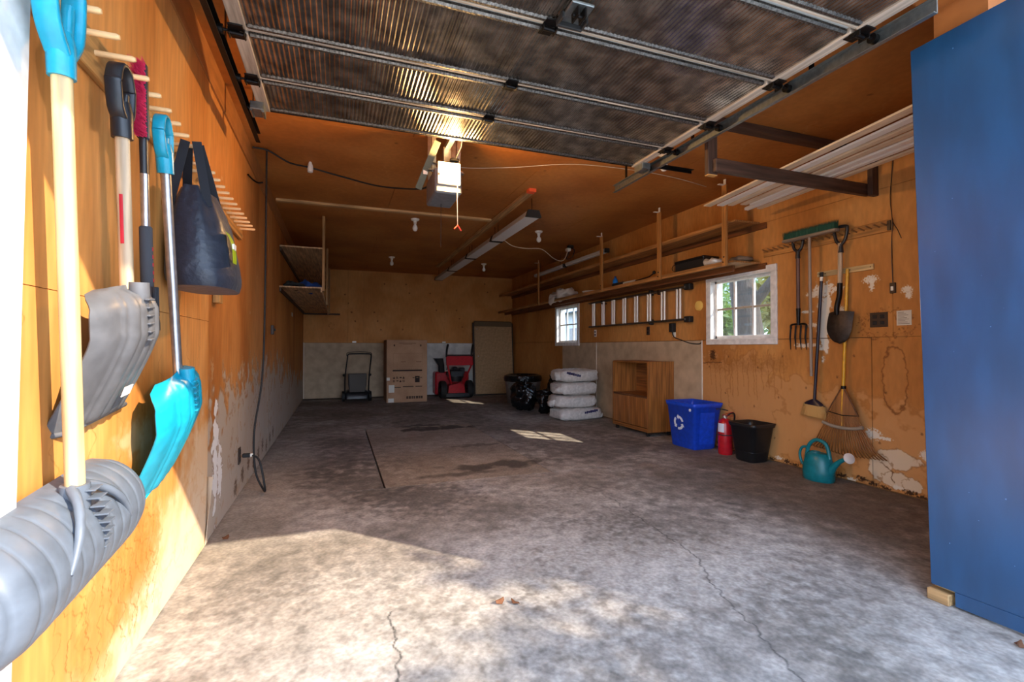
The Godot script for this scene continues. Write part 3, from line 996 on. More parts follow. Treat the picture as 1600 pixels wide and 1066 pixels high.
func build_outside() -> void:
	# driveway, lawn, the tree that dapples the floor and what the windows look out on
	var gr := structure("ground", "concrete driveway and lawn around the garage")
	var dr := G.new()
	dr.span(-6.0, 6.5, -0.14, -0.004, -9.0, 0.615)
	part(gr, "driveway", dr, mat("driveway", rgb(214, 209, 200), 0.85, 0.0, {"tex": grain("scuff", 0.02, 0.86, 1.04), "tri": Vector3(0.6, 0.6, 0.6)}))
	var la := G.new()
	la.span(4.12, 40, -0.3, -0.15, -9, 45)
	part(gr, "lawn", la, mat("lawn", rgb(96, 120, 52), 0.95, 0.0, {"tex": grain("fine", 0.06, 0.0, 1.0), "tri": Vector3(1, 1, 1)}))
	var leaf_g := G.new()
	leaf_g.st.set_smooth_group(-1)
	leaf_g.tri(Vector3(-0.5, 0, 0), Vector3(0, 0.06, 0.28), Vector3(0.5, 0, 0))
	leaf_g.tri(Vector3(-0.5, 0, 0), Vector3(0.5, 0, 0), Vector3(0, 0.06, -0.28))
	var leaf := leaf_g.mesh()
	var rng := RandomNumberGenerator.new()
	rng.seed = 11
	var crown := func(parent: Node, c: Vector3, r: Vector3, n: int, size: float, m: Material, hollow: float, clump := 0) -> void:
		var mm := MultiMesh.new()
		mm.transform_format = MultiMesh.TRANSFORM_3D
		mm.mesh = leaf
		mm.instance_count = n
		var seats := []
		for i in clump:
			seats.append(Vector3(rng.randfn(), rng.randfn(), rng.randfn()).normalized() * rng.randf_range(0.3, 0.9))
		for i in n:
			var v := Vector3(rng.randfn(), rng.randfn(), rng.randfn()).normalized() * pow(rng.randf_range(hollow, 1.0), 0.5)
			if clump:
				v = seats[i % clump] + v * 0.26
			var s := size * rng.randf_range(0.6, 1.3)
			mm.set_instance_transform(i, Transform3D(Basis.from_euler(Vector3(rng.randf() * TAU, rng.randf() * TAU, rng.randf() * TAU)).scaled(Vector3(s, s, s)), c + v * r))
		var o := MultiMeshInstance3D.new()
		o.name = "foliage"
		o.multimesh = mm
		o.material_override = m
		o.set_meta("kind", "stuff")
		parent.add_child(o, true)
	var g1 := mat("leaf_green", rgb(70, 98, 40), 0.6, 0.0, {"back": Color(0.35, 0.45, 0.1)})
	var g2 := mat("leaf_yellow", rgb(132, 126, 50), 0.6, 0.0, {"back": Color(0.45, 0.4, 0.1)})
	var bark := mat("bark", rgb(78, 70, 64), 0.95, 0.0, {"tex": grain("wood", 0.02, 0.62, 1.06), "tri": Vector3(6, 0.8, 6), "bump": grain("wood", 0.02, 0.62, 1.06), "bump_cm": 2.0})
	# street tree in front of the garage
	var t1 := thing("driveway_tree", "small leafy tree beside the driveway outside", "tree", P(7.4, -0.004, -4.4))
	part(t1, "trunk", G.new().tube([P(0, -0.1, 0), P(0.05, 1.4, 0.02), P(-0.1, 2.6, 0.0), P(-0.2, 4.8, 0)], [0.1, 0.08, 0.06, 0.02], 8), bark)
	crown.call(t1, P(-0.2, 4.75, 0), Vector3(1.5, 1.35, 1.5), 5200, 0.15, g1, 0.0, 44)
	# behind the near window
	var t2 := thing("backyard_tree", "old grey barked tree standing outside the window", "tree", P(7.1, -0.16, 6.75))
	part(t2, "trunk", G.new().tube([P(0.1, -0.1, -0.15), P(0.05, 0.9, -0.05), P(0, 1.9, 0.05), P(-0.1, 3.2, 0.15), P(-0.3, 5.5, 0.3)], [0.34, 0.27, 0.24, 0.2, 0.12], 12), bark)
	part(t2, "branch", G.new().tube([P(0, 1.9, 0.05), P(0.2, 2.6, -0.5), P(0.5, 3.6, -1.2)], [0.12, 0.08, 0.03], 8), bark)
	crown.call(t2, P(0.3, 4.8, 0.2), Vector3(2.2, 1.2, 2.2), 1500, 0.14, g1, 0.3)
	var specs := [[P(8.6, -0.15, 9.2), Vector3(0.6, 1.1, 0.6), 1.5, g1, "green bush outside the window beside the old tree"], [P(8.7, -0.15, 7.3), Vector3(0.5, 0.9, 0.6), 2.3, g2, "yellowing bush outside the window behind the old tree"], [P(10.7, -0.15, 7.9), Vector3(1.3, 1.7, 1.3), 1.8, g1, "large dark green bush outside beside the pale roofed shed"], [P(8.3, -0.15, 6.1), Vector3(0.5, 1.3, 0.6), 1.5, g2, "tall thin yellow leaved shrub outside the window"], [P(13.2, -0.15, 14.6), Vector3(1.7, 2.6, 2.2), 2.4, g1, "broad tall green shrub outside at the back of the yard"], [P(13.2, -0.15, 11.4), Vector3(1.6, 2.7, 1.9), 2.4, g1, "tall green shrub outside behind the pale roofed shed"]]
	for s in specs:
		var b := thing("garden_bush", s[4], "bush", s[0])
		part(b, "stem", G.new().tube([Vector3(0, -0.1, 0), Vector3(0.05, s[2], 0)], [0.04, 0.02], 6), bark)
		crown.call(b, Vector3(0, s[2], 0), s[1], int(1500 + 900 * s[1].y), 0.15, s[3], 0.0)
	# pale house across the yard, seen through the far window
	var hs := thing("neighbour_house", "pale house across the yard outside the window", "house", P(13.0, -0.15, 22.0))
	part(hs, "walls", G.new().span(-2, 8, 0, 3.0, -7, 8), mat("siding", rgb(206, 214, 220), 0.7))
	part(hs, "roof", G.new().prism(PackedVector2Array([Vector2(-2.6, 2.95), Vector2(3, 5.0), Vector2(8.6, 2.95)]), 16.0, Vector3(0, 0, -8.5)), mat("shingle", rgb(150, 168, 186), 0.9))
	part(hs, "window", G.new().span(-2.03, -1.99, 1.0, 2.2, -2, -0.4, 0.01), mat("dark_glass", rgb(60, 76, 90), 0.1))
	# low shed with a pale blue roof under the old tree
	var sh := thing("garden_shed", "low garden shed with a pale blue roof outside", "shed", P(10.5, -0.15, 10.25))
	part(sh, "walls", G.new().span(-0.5, 0.5, 0, 1.1, -0.5, 0.5), mats["siding"])
	part(sh, "roof", G.new().prism(PackedVector2Array([Vector2(-0.65, 1.08), Vector2(0, 1.5), Vector2(0.65, 1.08)]), 1.2, Vector3(0, 0, -0.6)), mat("blue_roof", rgb(168, 206, 224), 0.6))


# ---------------------------------------------------------------- overhead: door, opener, lights
func build_garage_door() -> void:
	var dy := 2.5
	var foil := mat("foil", rgb(184, 176, 166), 0.2, 0.9, {"tex": grain("foil", 0.015, 0.55, 1.1), "tri": Vector3(2.0, 2.0, 2.0), "bump": grain("foil", 0.015, 0.55, 1.1), "bump_cm": 0.08})
	var edge := mat("foil_edge", rgb(150, 144, 136), 0.42, 0.9, {"tex": grain("foil2", 0.05, 0.4, 1.1, FastNoiseLite.TYPE_SIMPLEX_SMOOTH, 9), "tri": Vector3(6, 6, 6), "bump": grain("foil2", 0.05, 0.4, 1.1), "bump_cm": 0.2})
	var pale := wood("pale_stile", rgb(216, 196, 176), "d")
	var palex := wood("pale_stile", rgb(206, 186, 164), "x")
	var steel := metal("black_steel", rgb(44, 42, 42), 0.45)
	var zinc := metal("zinc", rgb(150, 156, 156), 0.4)
	var x0 := -0.44
	var x1 := 2.17
	var t := thing("garage_door", "open sectional garage door overhead, its inside covered in ribbed silver foil insulation", "garage door", P(0.87, dy, 2.0))
	var cuts := [0.94, 1.43, 1.865, 2.35, 2.75, 3.12]
	for i in 5:
		var a: float = cuts[i] + 0.012
		var b: float = cuts[i + 1] - 0.012
		var pan := Node3D.new()
		pan.name = "door_section"
		t.add_child(pan, true)
		pan.position = P(0, 0, (a + b) / 2 - 2.0)
		var hl := (b - a) / 2
		# painted outer board
		part(pan, "board", G.new().span(x0 - 0.87, x1 - 0.87, 0.012, 0.045, -hl, hl, 0.003), mat("door_white", rgb(222, 220, 214), 0.5))
		# ribbed foil between the rails
		var fx0 := x0 + 0.06 - 0.87
		var fx1 := x1 - 0.06 - 0.87
		var n := 112
		var sd := i * 7.3
		var g := G.new()
		g.sheet(func(u, v):
			var k := int(round(u * n * 4.0)) % 4
			var sag := 0.0015 * sin(u * 17.0 + sd) * sin(v * PI) + 0.001 * sin(u * 41.0 + v * 2.0 + sd * 2.0)
			return Vector3(lerpf(fx0, fx1, u), -0.004 + sag * sin(v * PI) - (0.0022 if k == 1 or k == 2 else 0.0), lerpf(hl - 0.035, -hl + 0.035, v)), n * 4, 6, 0.001, true)
		part(pan, "foil_insulation", g, foil)
		# wrapped rails at both edges and pale wooden lip
		for s in [-1, 1]:
			part(pan, "foil_rail", G.new().span(x0 + 0.06 - 0.87, x1 - 0.06 - 0.87, -0.014, 0.012, s * (hl - 0.022) - 0.014, s * (hl - 0.022) + 0.014, 0.008), edge)
		part(pan, "lip", G.new().span(x0 - 0.87, x1 - 0.87, -0.012, 0.012, hl - 0.007, hl + 0.006, 0.002), palex if i < 4 else steel)
		for s in [x0 + 0.03, x1 - 0.03]:
			part(pan, "stile", G.new().span(s - 0.03 - 0.87, s + 0.03 - 0.87, -0.016, 0.012, -hl, hl, 0.002), pale)
	# hinges across each joint
	var hm := G.new()
	hm.box(Vector3(0, -0.012, 0.03), Vector3(0.06, 0.006, 0.045), 0.002)
	hm.box(Vector3(0, -0.012, -0.03), Vector3(0.06, 0.006, 0.045), 0.002)
	hm.tube([Vector3(-0.036, -0.022, 0), Vector3(0.036, -0.022, 0)], 0.009, 8)
	for s in [-0.03, 0.03]:
		hm.box(Vector3(s, -0.022, 0), Vector3(0.006, 0.026, 0.05), 0.002)
	var hmesh := hm.mesh()
	for i in [1, 2, 3, 4]:
		inst(t, "hinge", hmesh, steel, P(0.85 - 0.87, -0.002, cuts[i] - 2.0))
		for s in [x0 + 0.02, x1 - 0.02]:
			inst(t, "hinge", hmesh, steel, P(s - 0.87, -0.008, cuts[i] - 2.0))
	# rollers reaching into the tracks
	for i in [1, 2, 3, 4, 5]:
		for s in [-1, 1]:
			var xe: float = (x0 + 0.03 if s < 0 else x1 - 0.03)
			var xt: float = (-0.485 if s < 0 else 2.24)
			var dd: float = cuts[i] - 2.0 - (0.05 if i == 5 else 0.0)
			var r := G.new()
			r.tube([P(xe - 0.87, -0.022, dd), P(xt - 0.87, -0.022, dd)], 0.006, 6)
			r.tube([P(xt - 0.012 - 0.87, -0.022, dd), P(xt + 0.012 - 0.87, -0.022, dd)], 0.021, 12)
			part(t, "roller", r, steel)
	# corner fixtures at the end of the last section
	for s in [x0 + 0.005, x1 - 0.005]:
		part(t, "corner_bracket", G.new().span(s - 0.035 - 0.87, s + 0.035 - 0.87, -0.06, -0.014, 0.99, 1.1, 0.004).tube([P(s - 0.03 - 0.87, -0.062, 1.0), P(s - 0.03 - 0.87, -0.062, 1.09)], 0.008, 6).tube([P(s + 0.03 - 0.87, -0.062, 1.0), P(s + 0.03 - 0.87, -0.062, 1.09)], 0.008, 6), zinc)
	# lifting bracket in the middle
	var lb := Node3D.new()
	lb.name = "lift_bracket"
	t.add_child(lb, true)
	lb.position = P(0.915 - 0.87, -0.02, 1.72 - 2.0)
	part(lb, "plate", G.new().span(-0.05, 0.05, -0.012, 0.0, -0.05, 0.07, 0.003), zinc)
	part(lb, "rubber_pad", G.new().span(-0.06, 0.06, -0.03, -0.002, 0.07, 0.085, 0.003).span(-0.06, -0.05, -0.03, -0.002, 0.02, 0.07, 0.003).span(0.05, 0.06, -0.03, -0.002, 0.02, 0.07, 0.003), mat("black_rubber", rgb(26, 26, 27), 0.7))
	part(lb, "pin", G.new().span(-0.02, -0.012, -0.05, -0.01, -0.04, 0.02, 0.001).span(0.012, 0.02, -0.05, -0.01, -0.04, 0.02, 0.001).tube([P(-0.03, -0.035, -0.01), P(0.03, -0.035, -0.01)], 0.008, 8), steel)
	# tracks: C-shaped rails with hangers
	for s in [-1, 1]:
		var tx := -0.487 if s < 0 else 2.242
		var k := thing("door_track", "dark steel overhead door track along the " + ("tool-hung wall" if s < 0 else "lumber rack"), "track", P(tx, dy - 0.022, 2.3), "overhead door tracks")
		var col := steel if s < 0 else zinc
		var c := G.new()
		var b := 3.5 if s < 0 else 3.58
		c.span(-0.003 + s * 0.022, 0.003 + s * 0.022, -0.03, 0.03, 1.2 - 2.3, b - 2.3, 0.001)
		c.span(minf(0, s * 0.022) - 0.002, maxf(0, s * 0.022) + 0.002, -0.032, -0.027, 1.2 - 2.3, b - 2.3, 0.001)
		c.span(minf(0, s * 0.022) - 0.002, maxf(0, s * 0.022) + 0.002, 0.027, 0.032, 1.2 - 2.3, b - 2.3, 0.001)
		part(k, "rail", c, col)
		for d in [1.75, 2.62, 3.42]:
			if true:
				part(k, "hanger", G.new().span(s * 0.03 - 0.002, s * 0.03 + 0.002, 0.0, CH - dy + 0.02, d - 2.315, d - 2.285, 0.001), steel)
		if s > 0:
			part(k, "side_arm", G.new().span(0.03, 0.33, -0.03, -0.006, 2.98 - 2.3, 2.985 - 2.3, 0.001).span(0.03, 0.33, -0.01, -0.006, 2.95 - 2.3, 2.985 - 2.3, 0.001), steel)


func build_opener() -> void:
	var t := thing("door_opener", "grey garage door opener with a lit bulb, hung from the ceiling", "opener", P(0.765, 2.3, 3.44))
	var grey := plastic("opener_grey", rgb(112, 116, 122), 0.45)
	var white := mat("opener_white", rgb(234, 226, 208), 0.5)
	var steel: Material = mats["zinc"]
	part(t, "housing", G.new().span(-0.1, 0.1, -0.06, 0.13, 0.02, 0.4, 0.012), grey)
	# pale light panel on the side towards the door
	part(t, "light_panel", G.new().span(-0.085, 0.085, 0.0, 0.165, 0.0, 0.02, 0.004), white)
	part(t, "panel_screw", G.new().span(-0.078, -0.071, 0.06, 0.08, -0.003, 0.0), mats["black_steel"])
	part(t, "panel_screw", G.new().span(0.071, 0.078, 0.05, 0.07, -0.003, 0.0), mats["black_steel"])
	part(t, "bulb_socket", G.new().lathe(P(0.02, 0.075, 0.0), [Vector2(0.022, 0), Vector2(0.022, 0.022), Vector2(0.016, 0.026)], 12, Basis(Vector3.RIGHT, Vector3(0, 0, 1), Vector3(0, -1, 0))), white)
	part(t, "light_bulb", G.new().ball(P(0.02, 0.075, -0.055), Vector3(0.03, 0.03, 0.034), 14, 10), mat("lit_bulb", rgb(255, 244, 220), 0.4, 0.0, {"emit": Color(1.0, 0.86, 0.6), "power": 2.5}))
	var lamp := OmniLight3D.new()
	lamp.name = "opener_bulb_light"
	lamp.light_color = Color(1.0, 0.78, 0.5)
	lamp.light_energy = 0.21
	lamp.light_size = 0.03
	lamp.omni_range = 30.0
	lamp.omni_attenuation = 2.0
	lamp.shadow_enabled = true
	t.add_child(lamp)
	lamp.position = P(0.02, 0.075, -0.055)
	# straps up to the ceiling
	for s in [[-0.09, 0.12], [0.09, 0.12], [0.09, 0.3], [-0.09, 0.3]]:
		part(t, "hanging_strap", G.new().bar(P(s[0], 0.12, s[1]), P(s[0] * 1.1, CH - 2.3, s[1] - 0.04), 0.03, 0.003, Vector3(0, 0, 1)), steel)
	part(t, "cross_angle", G.new().span(-0.14, 0.14, 0.13, 0.135, 0.1, 0.14, 0.001).span(-0.14, 0.14, 0.13, 0.16, 0.137, 0.14, 0.001), steel)
	# rail back to the header over the top of the door
	part(t, "drive_rail", G.new().span(-0.02, 0.02, 0.285, 0.32, 1.36 - 3.44, 0.1, 0.002).span(-0.03, 0.03, 0.13, 0.3, 0.06, 0.1, 0.002), steel)
	part(t, "chain_sprocket", G.new().lathe(P(0.045, 0.19, 0.03), [Vector2(0.0, 0), Vector2(0.035, 0), Vector2(0.035, 0.012), Vector2(0.0, 0.012)], 16), mats["black_steel"])
	part(t, "chain", G.new().tube([P(0.05, 0.2, 0.0), P(0.06, 0.24, -0.12), P(0.04, 0.285, -0.25)], 0.006, 6), mats["black_steel"])
	# slanted wall arm with a paper tag beside the housing
	var arm := part(t, "mounting_arm", G.new().bar(P(-0.19, 0.02, 0.24), P(-0.09, 0.3, -0.02), 0.05, 0.006, Vector3(0, 0, 1), 0.002).bar(P(-0.13, 0.19, 0.1), P(-0.02, 0.16, 0.08), 0.02, 0.006), plastic("arm_grey", rgb(96, 98, 84), 0.5))
	part(arm, "paper_tag", G.new().box(P(-0.152, 0.125, 0.136), Vector3(0.034, 0.045, 0.002), 0.0, Basis(Vector3(0.94, 0.33, 0).normalized(), 0.0)), mat("paper", rgb(226, 222, 212), 0.8))
	# pull cord with a red handle
	part(t, "release_cord", G.new().tube([P(0.06, 0.02, -0.01), P(0.055, -0.12, -0.02), P(0.058, -0.3, -0.02)], 0.0022, 5), mats["paper"])
	part(t, "release_handle", G.new().tube([P(0.03, -0.335, -0.03), P(0.058, -0.305, -0.02), P(0.085, -0.34, -0.015)], [0.006, 0.009, 0.006], 6), plastic("red_plastic", rgb(214, 58, 34)))
	part(t, "wire", G.new().tube([P(0.0, -0.05, 0.3), P(0.0, -0.24, 0.3), P(0.003, -0.4, 0.32)], 0.002, 5), mats["black_rubber"])


func ceiling_bulb(x: float, d: float, label: String) -> void:
	var t := thing("ceiling_bulb", label, "light bulb", P(x, CH, d), "bare bulbs in porcelain sockets on the ceiling")
	part(t, "socket", G.new().lathe(Vector3(0, 0, 0), [Vector2(0.0, -0.062), Vector2(0.02, -0.062), Vector2(0.024, -0.03), Vector2(0.05, -0.018), Vector2(0.056, 0.0)], 18), mat("porcelain", rgb(236, 230, 218), 0.3))
	part(t, "globe", G.new().lathe(Vector3.ZERO, [Vector2(0.001, -0.16), Vector2(0.018, -0.156), Vector2(0.03, -0.14), Vector2(0.034, -0.12), Vector2(0.028, -0.096), Vector2(0.018, -0.08), Vector2(0.014, -0.062)], 18), mat("white_globe", rgb(240, 238, 232), 0.2))


func build_lights() -> void:
	ceiling_bulb(0.93, 6.2, "white globe bulb in a ceiling socket just beyond the pale wooden crosswise strip")
	ceiling_bulb(0.92, 8.95, "white globe bulb in a ceiling socket deep in the garage, opposite the wall shelf unit")
	ceiling_bulb(2.69, 6.25, "white globe bulb in a ceiling socket beside the white cord of the shop light")
	ceiling_bulb(2.71, 9.05, "white globe bulb in a ceiling socket near the end wall beside the shop lights")
	ceiling_bulb(2.6, 3.35, "white globe bulb in a ceiling socket beside the overhead door track")
	# row of shop lights
	var steel := mat("shop_light_white", rgb(206, 202, 194), 0.5)
	var lens := mat("diffuser", rgb(226, 226, 224), 0.35)
	var capm: Material = mats["black_rubber"]
	var y := 2.53
	var proto: Node3D
	for i in 4:
		var d := 4.78 + i * 1.32
		var where: String = ["next to the orange tipped ceiling strip", "second from the orange tipped strip", "third from the orange tipped strip", "last in the row near the end wall"][i]
		var lab := "long black capped shop light hanging from chains, " + where
		if i:
			var c := copy(proto, lab)
			c.position = P(2.0, y, d)
			continue
		var t := thing("shop_light", lab, "light fixture", P(2.0, y, d), "row of shop lights hung under the ceiling strip")
		proto = t
		# sloping reflector hood
		var prof := [Vector2(-0.085, 0), Vector2(-0.06, 0.065), Vector2(0.06, 0.065), Vector2(0.085, 0)]
		var r0 := []
		var r1 := []
		for p in prof:
			r0.append(P(p.x, p.y, 0.02))
			r1.append(P(p.x, p.y, 1.28))
		part(t, "hood", G.new().loft([r0, r1], true, true, 1, true), steel)
		part(t, "diffuser", G.new().span(-0.078, 0.078, -0.006, -0.0005, 0.03, 1.27, 0.002), lens)
		for e in [0.0, 1.27]:
			var c0 := []
			var c1 := []
			for p in [Vector2(-0.09, -0.008), Vector2(-0.064, 0.07), Vector2(0.064, 0.07), Vector2(0.09, -0.008)]:
				c0.append(P(p.x, p.y, e))
				c1.append(P(p.x, p.y, e + 0.035))
			part(t, "end_cap", G.new().loft([c0, c1], true, true, 1, true), capm)
		for e in [0.06, 1.24]:
			part(t, "chain", G.new().tube([P(0, 0.065, e), P(0, CH - y - 0.02, e)], 0.004, 5), mats["black_steel"])
	# single-tube light over the right shelf
	for i in 2:
		var a: float = [6.12, 7.52][i]
		var t := thing("strip_light", ["slim white strip light above the wall shelf, its black end by a post", "slim white strip light above the wall shelf, the one ending over the white cloth"][i], "light fixture", P(3.74, 2.52, a), "slim strip lights above the wall shelf")
		part(t, "body", G.new().span(-0.035, 0.035, 0.0, 0.05, 0.03, 1.34, 0.01), steel)
		part(t, "diffuser", G.new().span(-0.03, 0.03, -0.012, 0.002, 0.05, 1.32, 0.006), lens)
		part(t, "end_cap", G.new().span(-0.038, 0.038, -0.014, 0.052, 0.0, 0.035, 0.006), capm)
		for e in [0.2, 1.1]:
			part(t, "hanger", G.new().tube([P(0, 0.05, e), P(0, CH - 2.52, e)], 0.003, 5), mats["black_steel"])
	# cord from the shop lights to an adapter on the ceiling
	var cd := thing("power_lead", "white flex drooping from the shop lights to a black ceiling adapter", "cord", P(2.1, 2.6, 6.2))
	var pts := []
	for p in [P(-0.005, -0.03, -0.1), P(0.15, -0.1, -0.05), P(0.4, -0.1, 0.05), P(0.7, -0.06, 0.2), P(1.0, -0.15, 0.4), P(1.25, -0.12, 0.6), P(1.38, 0.06, 0.7)]:
		pts.append(p)
	part(cd, "flex", G.new().tube(smooth(pts, 5), 0.006, 6), mat("white_flex", rgb(214, 200, 178), 0.5))
	part(cd, "plug", G.new().span(1.35, 1.42, 0.05, 0.1, 0.66, 0.74, 0.01), mats["porcelain"])
	var ad := thing("ceiling_adapter", "black socket adapter with cord coil on the ceiling above the wall shelf", "adapter", P(3.55, CH, 6.95))
	part(ad, "body", G.new().span(-0.04, 0.04, -0.05, 0.0, -0.05, 0.05, 0.008), capm)
	part(ad, "coil", G.new().tube(smooth([P(0, -0.04, 0), P(0.1, -0.06, 0.05), P(0.08, -0.17, 0.1), P(-0.02, -0.2, 0.1), P(0.02, -0.06, 0.04)], 5), 0.008, 6), capm)
	# wooden strips screwed to the ceiling
	single("crosswise_ceiling_strip", G.new().span(-0.655, 1.85, -0.03, 0.0, -0.032, 0.032, 0.003), wood("raw_pine", rgb(232, 184, 124), "x"), "long pale wooden strip running crosswise along the ceiling", "wood strip", P(0, CH - 0.001, 5.87))
	var ls := thing("lengthwise_ceiling_strip", "long wooden strip with an orange tip running above the shop lights", "wood strip", P(1.9, CH - 0.001, 4.62))
	part(ls, "strip", G.new().span(-0.04, 0.04, -0.035, 0.0, 0.0, 5.0, 0.003), wood("raw_pine", rgb(220, 168, 108), "d"))
	part(ls, "painted_end", G.new().span(-0.041, 0.041, -0.036, 0.0, -0.05, 0.03, 0.003), mat("orange_paint", rgb(238, 92, 48), 0.5))
	single("ceiling_wire", G.new().tube(smooth([P(0.9, 2.748, 4.2), P(1.1, 2.75, 4.24), P(1.49, 2.748, 4.08), P(2.0, 2.75, 3.82), P(2.64, 2.75, 3.76), P(3.11, 2.75, 3.8), P(3.55, 2.752, 3.9)], 6), 0.003, 5), mats["white_flex"], "thin pale wire strung along the ceiling from the opener towards the wall shelf", "wire")
	# black cable with a white insulator, from the wall corner to the opener
	var cb := thing("extension_lead", "black extension lead from a wall outlet up to the ceiling and across to the opener", "cable", P(-0.6, CH, 4.35))
	part(cb, "cable", G.new().tube(smooth([P(-0.06, -0.03, 0), P(0.05, -0.03, 0.03), P(0.2, -0.07, 0.14), P(0.36, -0.05, 0.26), P(0.62, -0.1, 0.25), P(0.95, -0.2, 0.1), P(1.25, -0.3, -0.25), P(1.3, -0.33, -0.5)], 6), 0.008, 6), capm)
	part(cb, "drop_cable", G.new().tube(smooth([P(0.04, -0.02, 0.03), P(0.04, 2.2 - CH, 0.01), P(0.04, 1.4 - CH, -0.02), P(0.03, 0.85 - CH, -0.06), P(-0.005, 0.45 - CH, -0.19), P(0.01, 0.16 - CH, -0.23), P(0.07, 0.03 - CH, -0.29), P(0.1, 0.06 - CH, -0.41), P(0.06, 0.26 - CH, -0.39), P(0.0, 0.3 - CH, -0.345)], 8), 0.0075, 7), capm)
	part(cb, "plug", G.new().span(-0.06, -0.005, 0.285 - CH, 0.315 - CH, -0.36, -0.33, 0.006), capm)
	part(cb, "plug_collar", G.new().span(-0.01, 0.01, 0.288 - CH, 0.312 - CH, -0.357, -0.333, 0.004), mats["porcelain"])
	part(cb, "insulator", G.new().lathe(P(0.36, -0.07, 0.26), [Vector2(0.0, -0.02), Vector2(0.022, -0.02), Vector2(0.026, 0.01), Vector2(0.022, 0.04), Vector2(0.012, 0.07)], 12), mats["porcelain"])


# smooth curve through points
func smooth(pts: Array, n: int) -> Array:
	var out := []
	for i in pts.size() - 1:
		for k in n:
			out.append(pts[i].cubic_interpolate(pts[i + 1], pts[maxi(i - 1, 0)], pts[mini(i + 2, pts.size() - 1)], float(k) / n))
	out.append(pts[pts.size() - 1])
	return out


# ---------------------------------------------------------------- things on the left wall
func d_grip(t: Node, m: Material, h: float, w: float, th := 0.018) -> void:
	# looped grip whose hole takes a peg; top at y = 0, socket at y = -h
	var node := Node3D.new()
	node.name = "grip"
	t.add_child(node, true)
	var hw := w / 2
	part(node, "loop", G.new().band(smooth([P(0, -h + 0.05, hw * 0.2), P(0, -h * 0.62, hw * 0.78), P(0, -h * 0.3, hw), P(0, -0.05, hw * 0.96), P(0, -0.012, hw * 0.6), P(0, 0.0, 0), P(0, -0.012, -hw * 0.6), P(0, -0.05, -hw * 0.96), P(0, -h * 0.3, -hw), P(0, -h * 0.62, -hw * 0.78), P(0, -h + 0.05, -hw * 0.2)], 4), th * 2.6, th * 0.9), m)
	part(node, "rib", G.new().band(smooth([P(0, -h + 0.04, hw * 0.1), P(0, -h * 0.6, hw * 0.45), P(0, -h * 0.35, hw * 0.6)], 3), th * 1.2, th * 1.2), m)
	part(node, "rib", G.new().band(smooth([P(0, -h + 0.04, -hw * 0.1), P(0, -h * 0.6, -hw * 0.45), P(0, -h * 0.35, -hw * 0.6)], 3), th * 1.2, th * 1.2), m)
	part(node, "socket", G.new().lathe(P(0, -h, 0), [Vector2(0.0, 0), Vector2(0.026, 0), Vector2(0.027, 0.07), Vector2(0.022, 0.1), Vector2(0.0, 0.1)], 14), m)


# snow shovel blade: local y down the shaft, lateral along d, x away from the wall
func shovel_blade(t: Node, m: Material, top: float, w: float, h: float, back: float, ribs: int, label := "") -> Node:
	var f := func(u: float, v: float) -> Vector3:
		var s := u * 2.0 - 1.0
		var wv := w * (0.52 + 0.48 * sqrt(1.0 - pow(1.0 - minf(v / 0.2, 1.0), 2.0)))
		var bend := -back * pow(maxf(0.0, (v - 0.34) / 0.66), 1.15)
		var x := 0.03 + bend - 0.035 * pow(absf(s), 5.0) - 0.03 * (1.0 - smoothstep(0.0, 0.14, v))
		var rib := 0.0
		if absf(s) < 0.62 and v < 0.97 and v > 0.04:
			rib = 0.007 * pow(absf(sin((s / 0.62) * PI * ribs * 0.5)), 0.6) * (1.0 - smoothstep(0.5, 0.62, absf(s))) + 0.014 * (1.0 - smoothstep(0.3, 0.62, absf(s)))
		return P(x + rib, top - h * v + 0.02 * (1.0 - s * s) * (1.0 - smoothstep(0.0, 0.2, v)), s * wv / 2)
	var b := part(t, "blade", G.new().sheet(f, 64, 30, 0.004), m, label)
	# stiffened lip
	part(b, "lip", G.new().tube([P(0.03 - back - 0.03, top - h, -w / 2), P(0.03 - back + 0.003, top - h, -w * 0.4), P(0.03 - back + 0.003, top - h, w * 0.4), P(0.03 - back - 0.03, top - h, w / 2)], 0.008, 6), m)
	var teeth := G.new()
	for i in 6:
		teeth.box(P(0.056, top - 0.02 - i * 0.024, 0), Vector3(0.012, 0.006, 0.05 - i * 0.004), 0.002)
	teeth.lathe(P(0.03, top - 0.1, 0), [Vector2(0.0, 0), Vector2(0.014, 0.0), Vector2(0.027, 0.09), Vector2(0.026, 0.13), Vector2(0.0, 0.13)], 12)
	part(b, "shaft_socket", teeth, m)
	return b


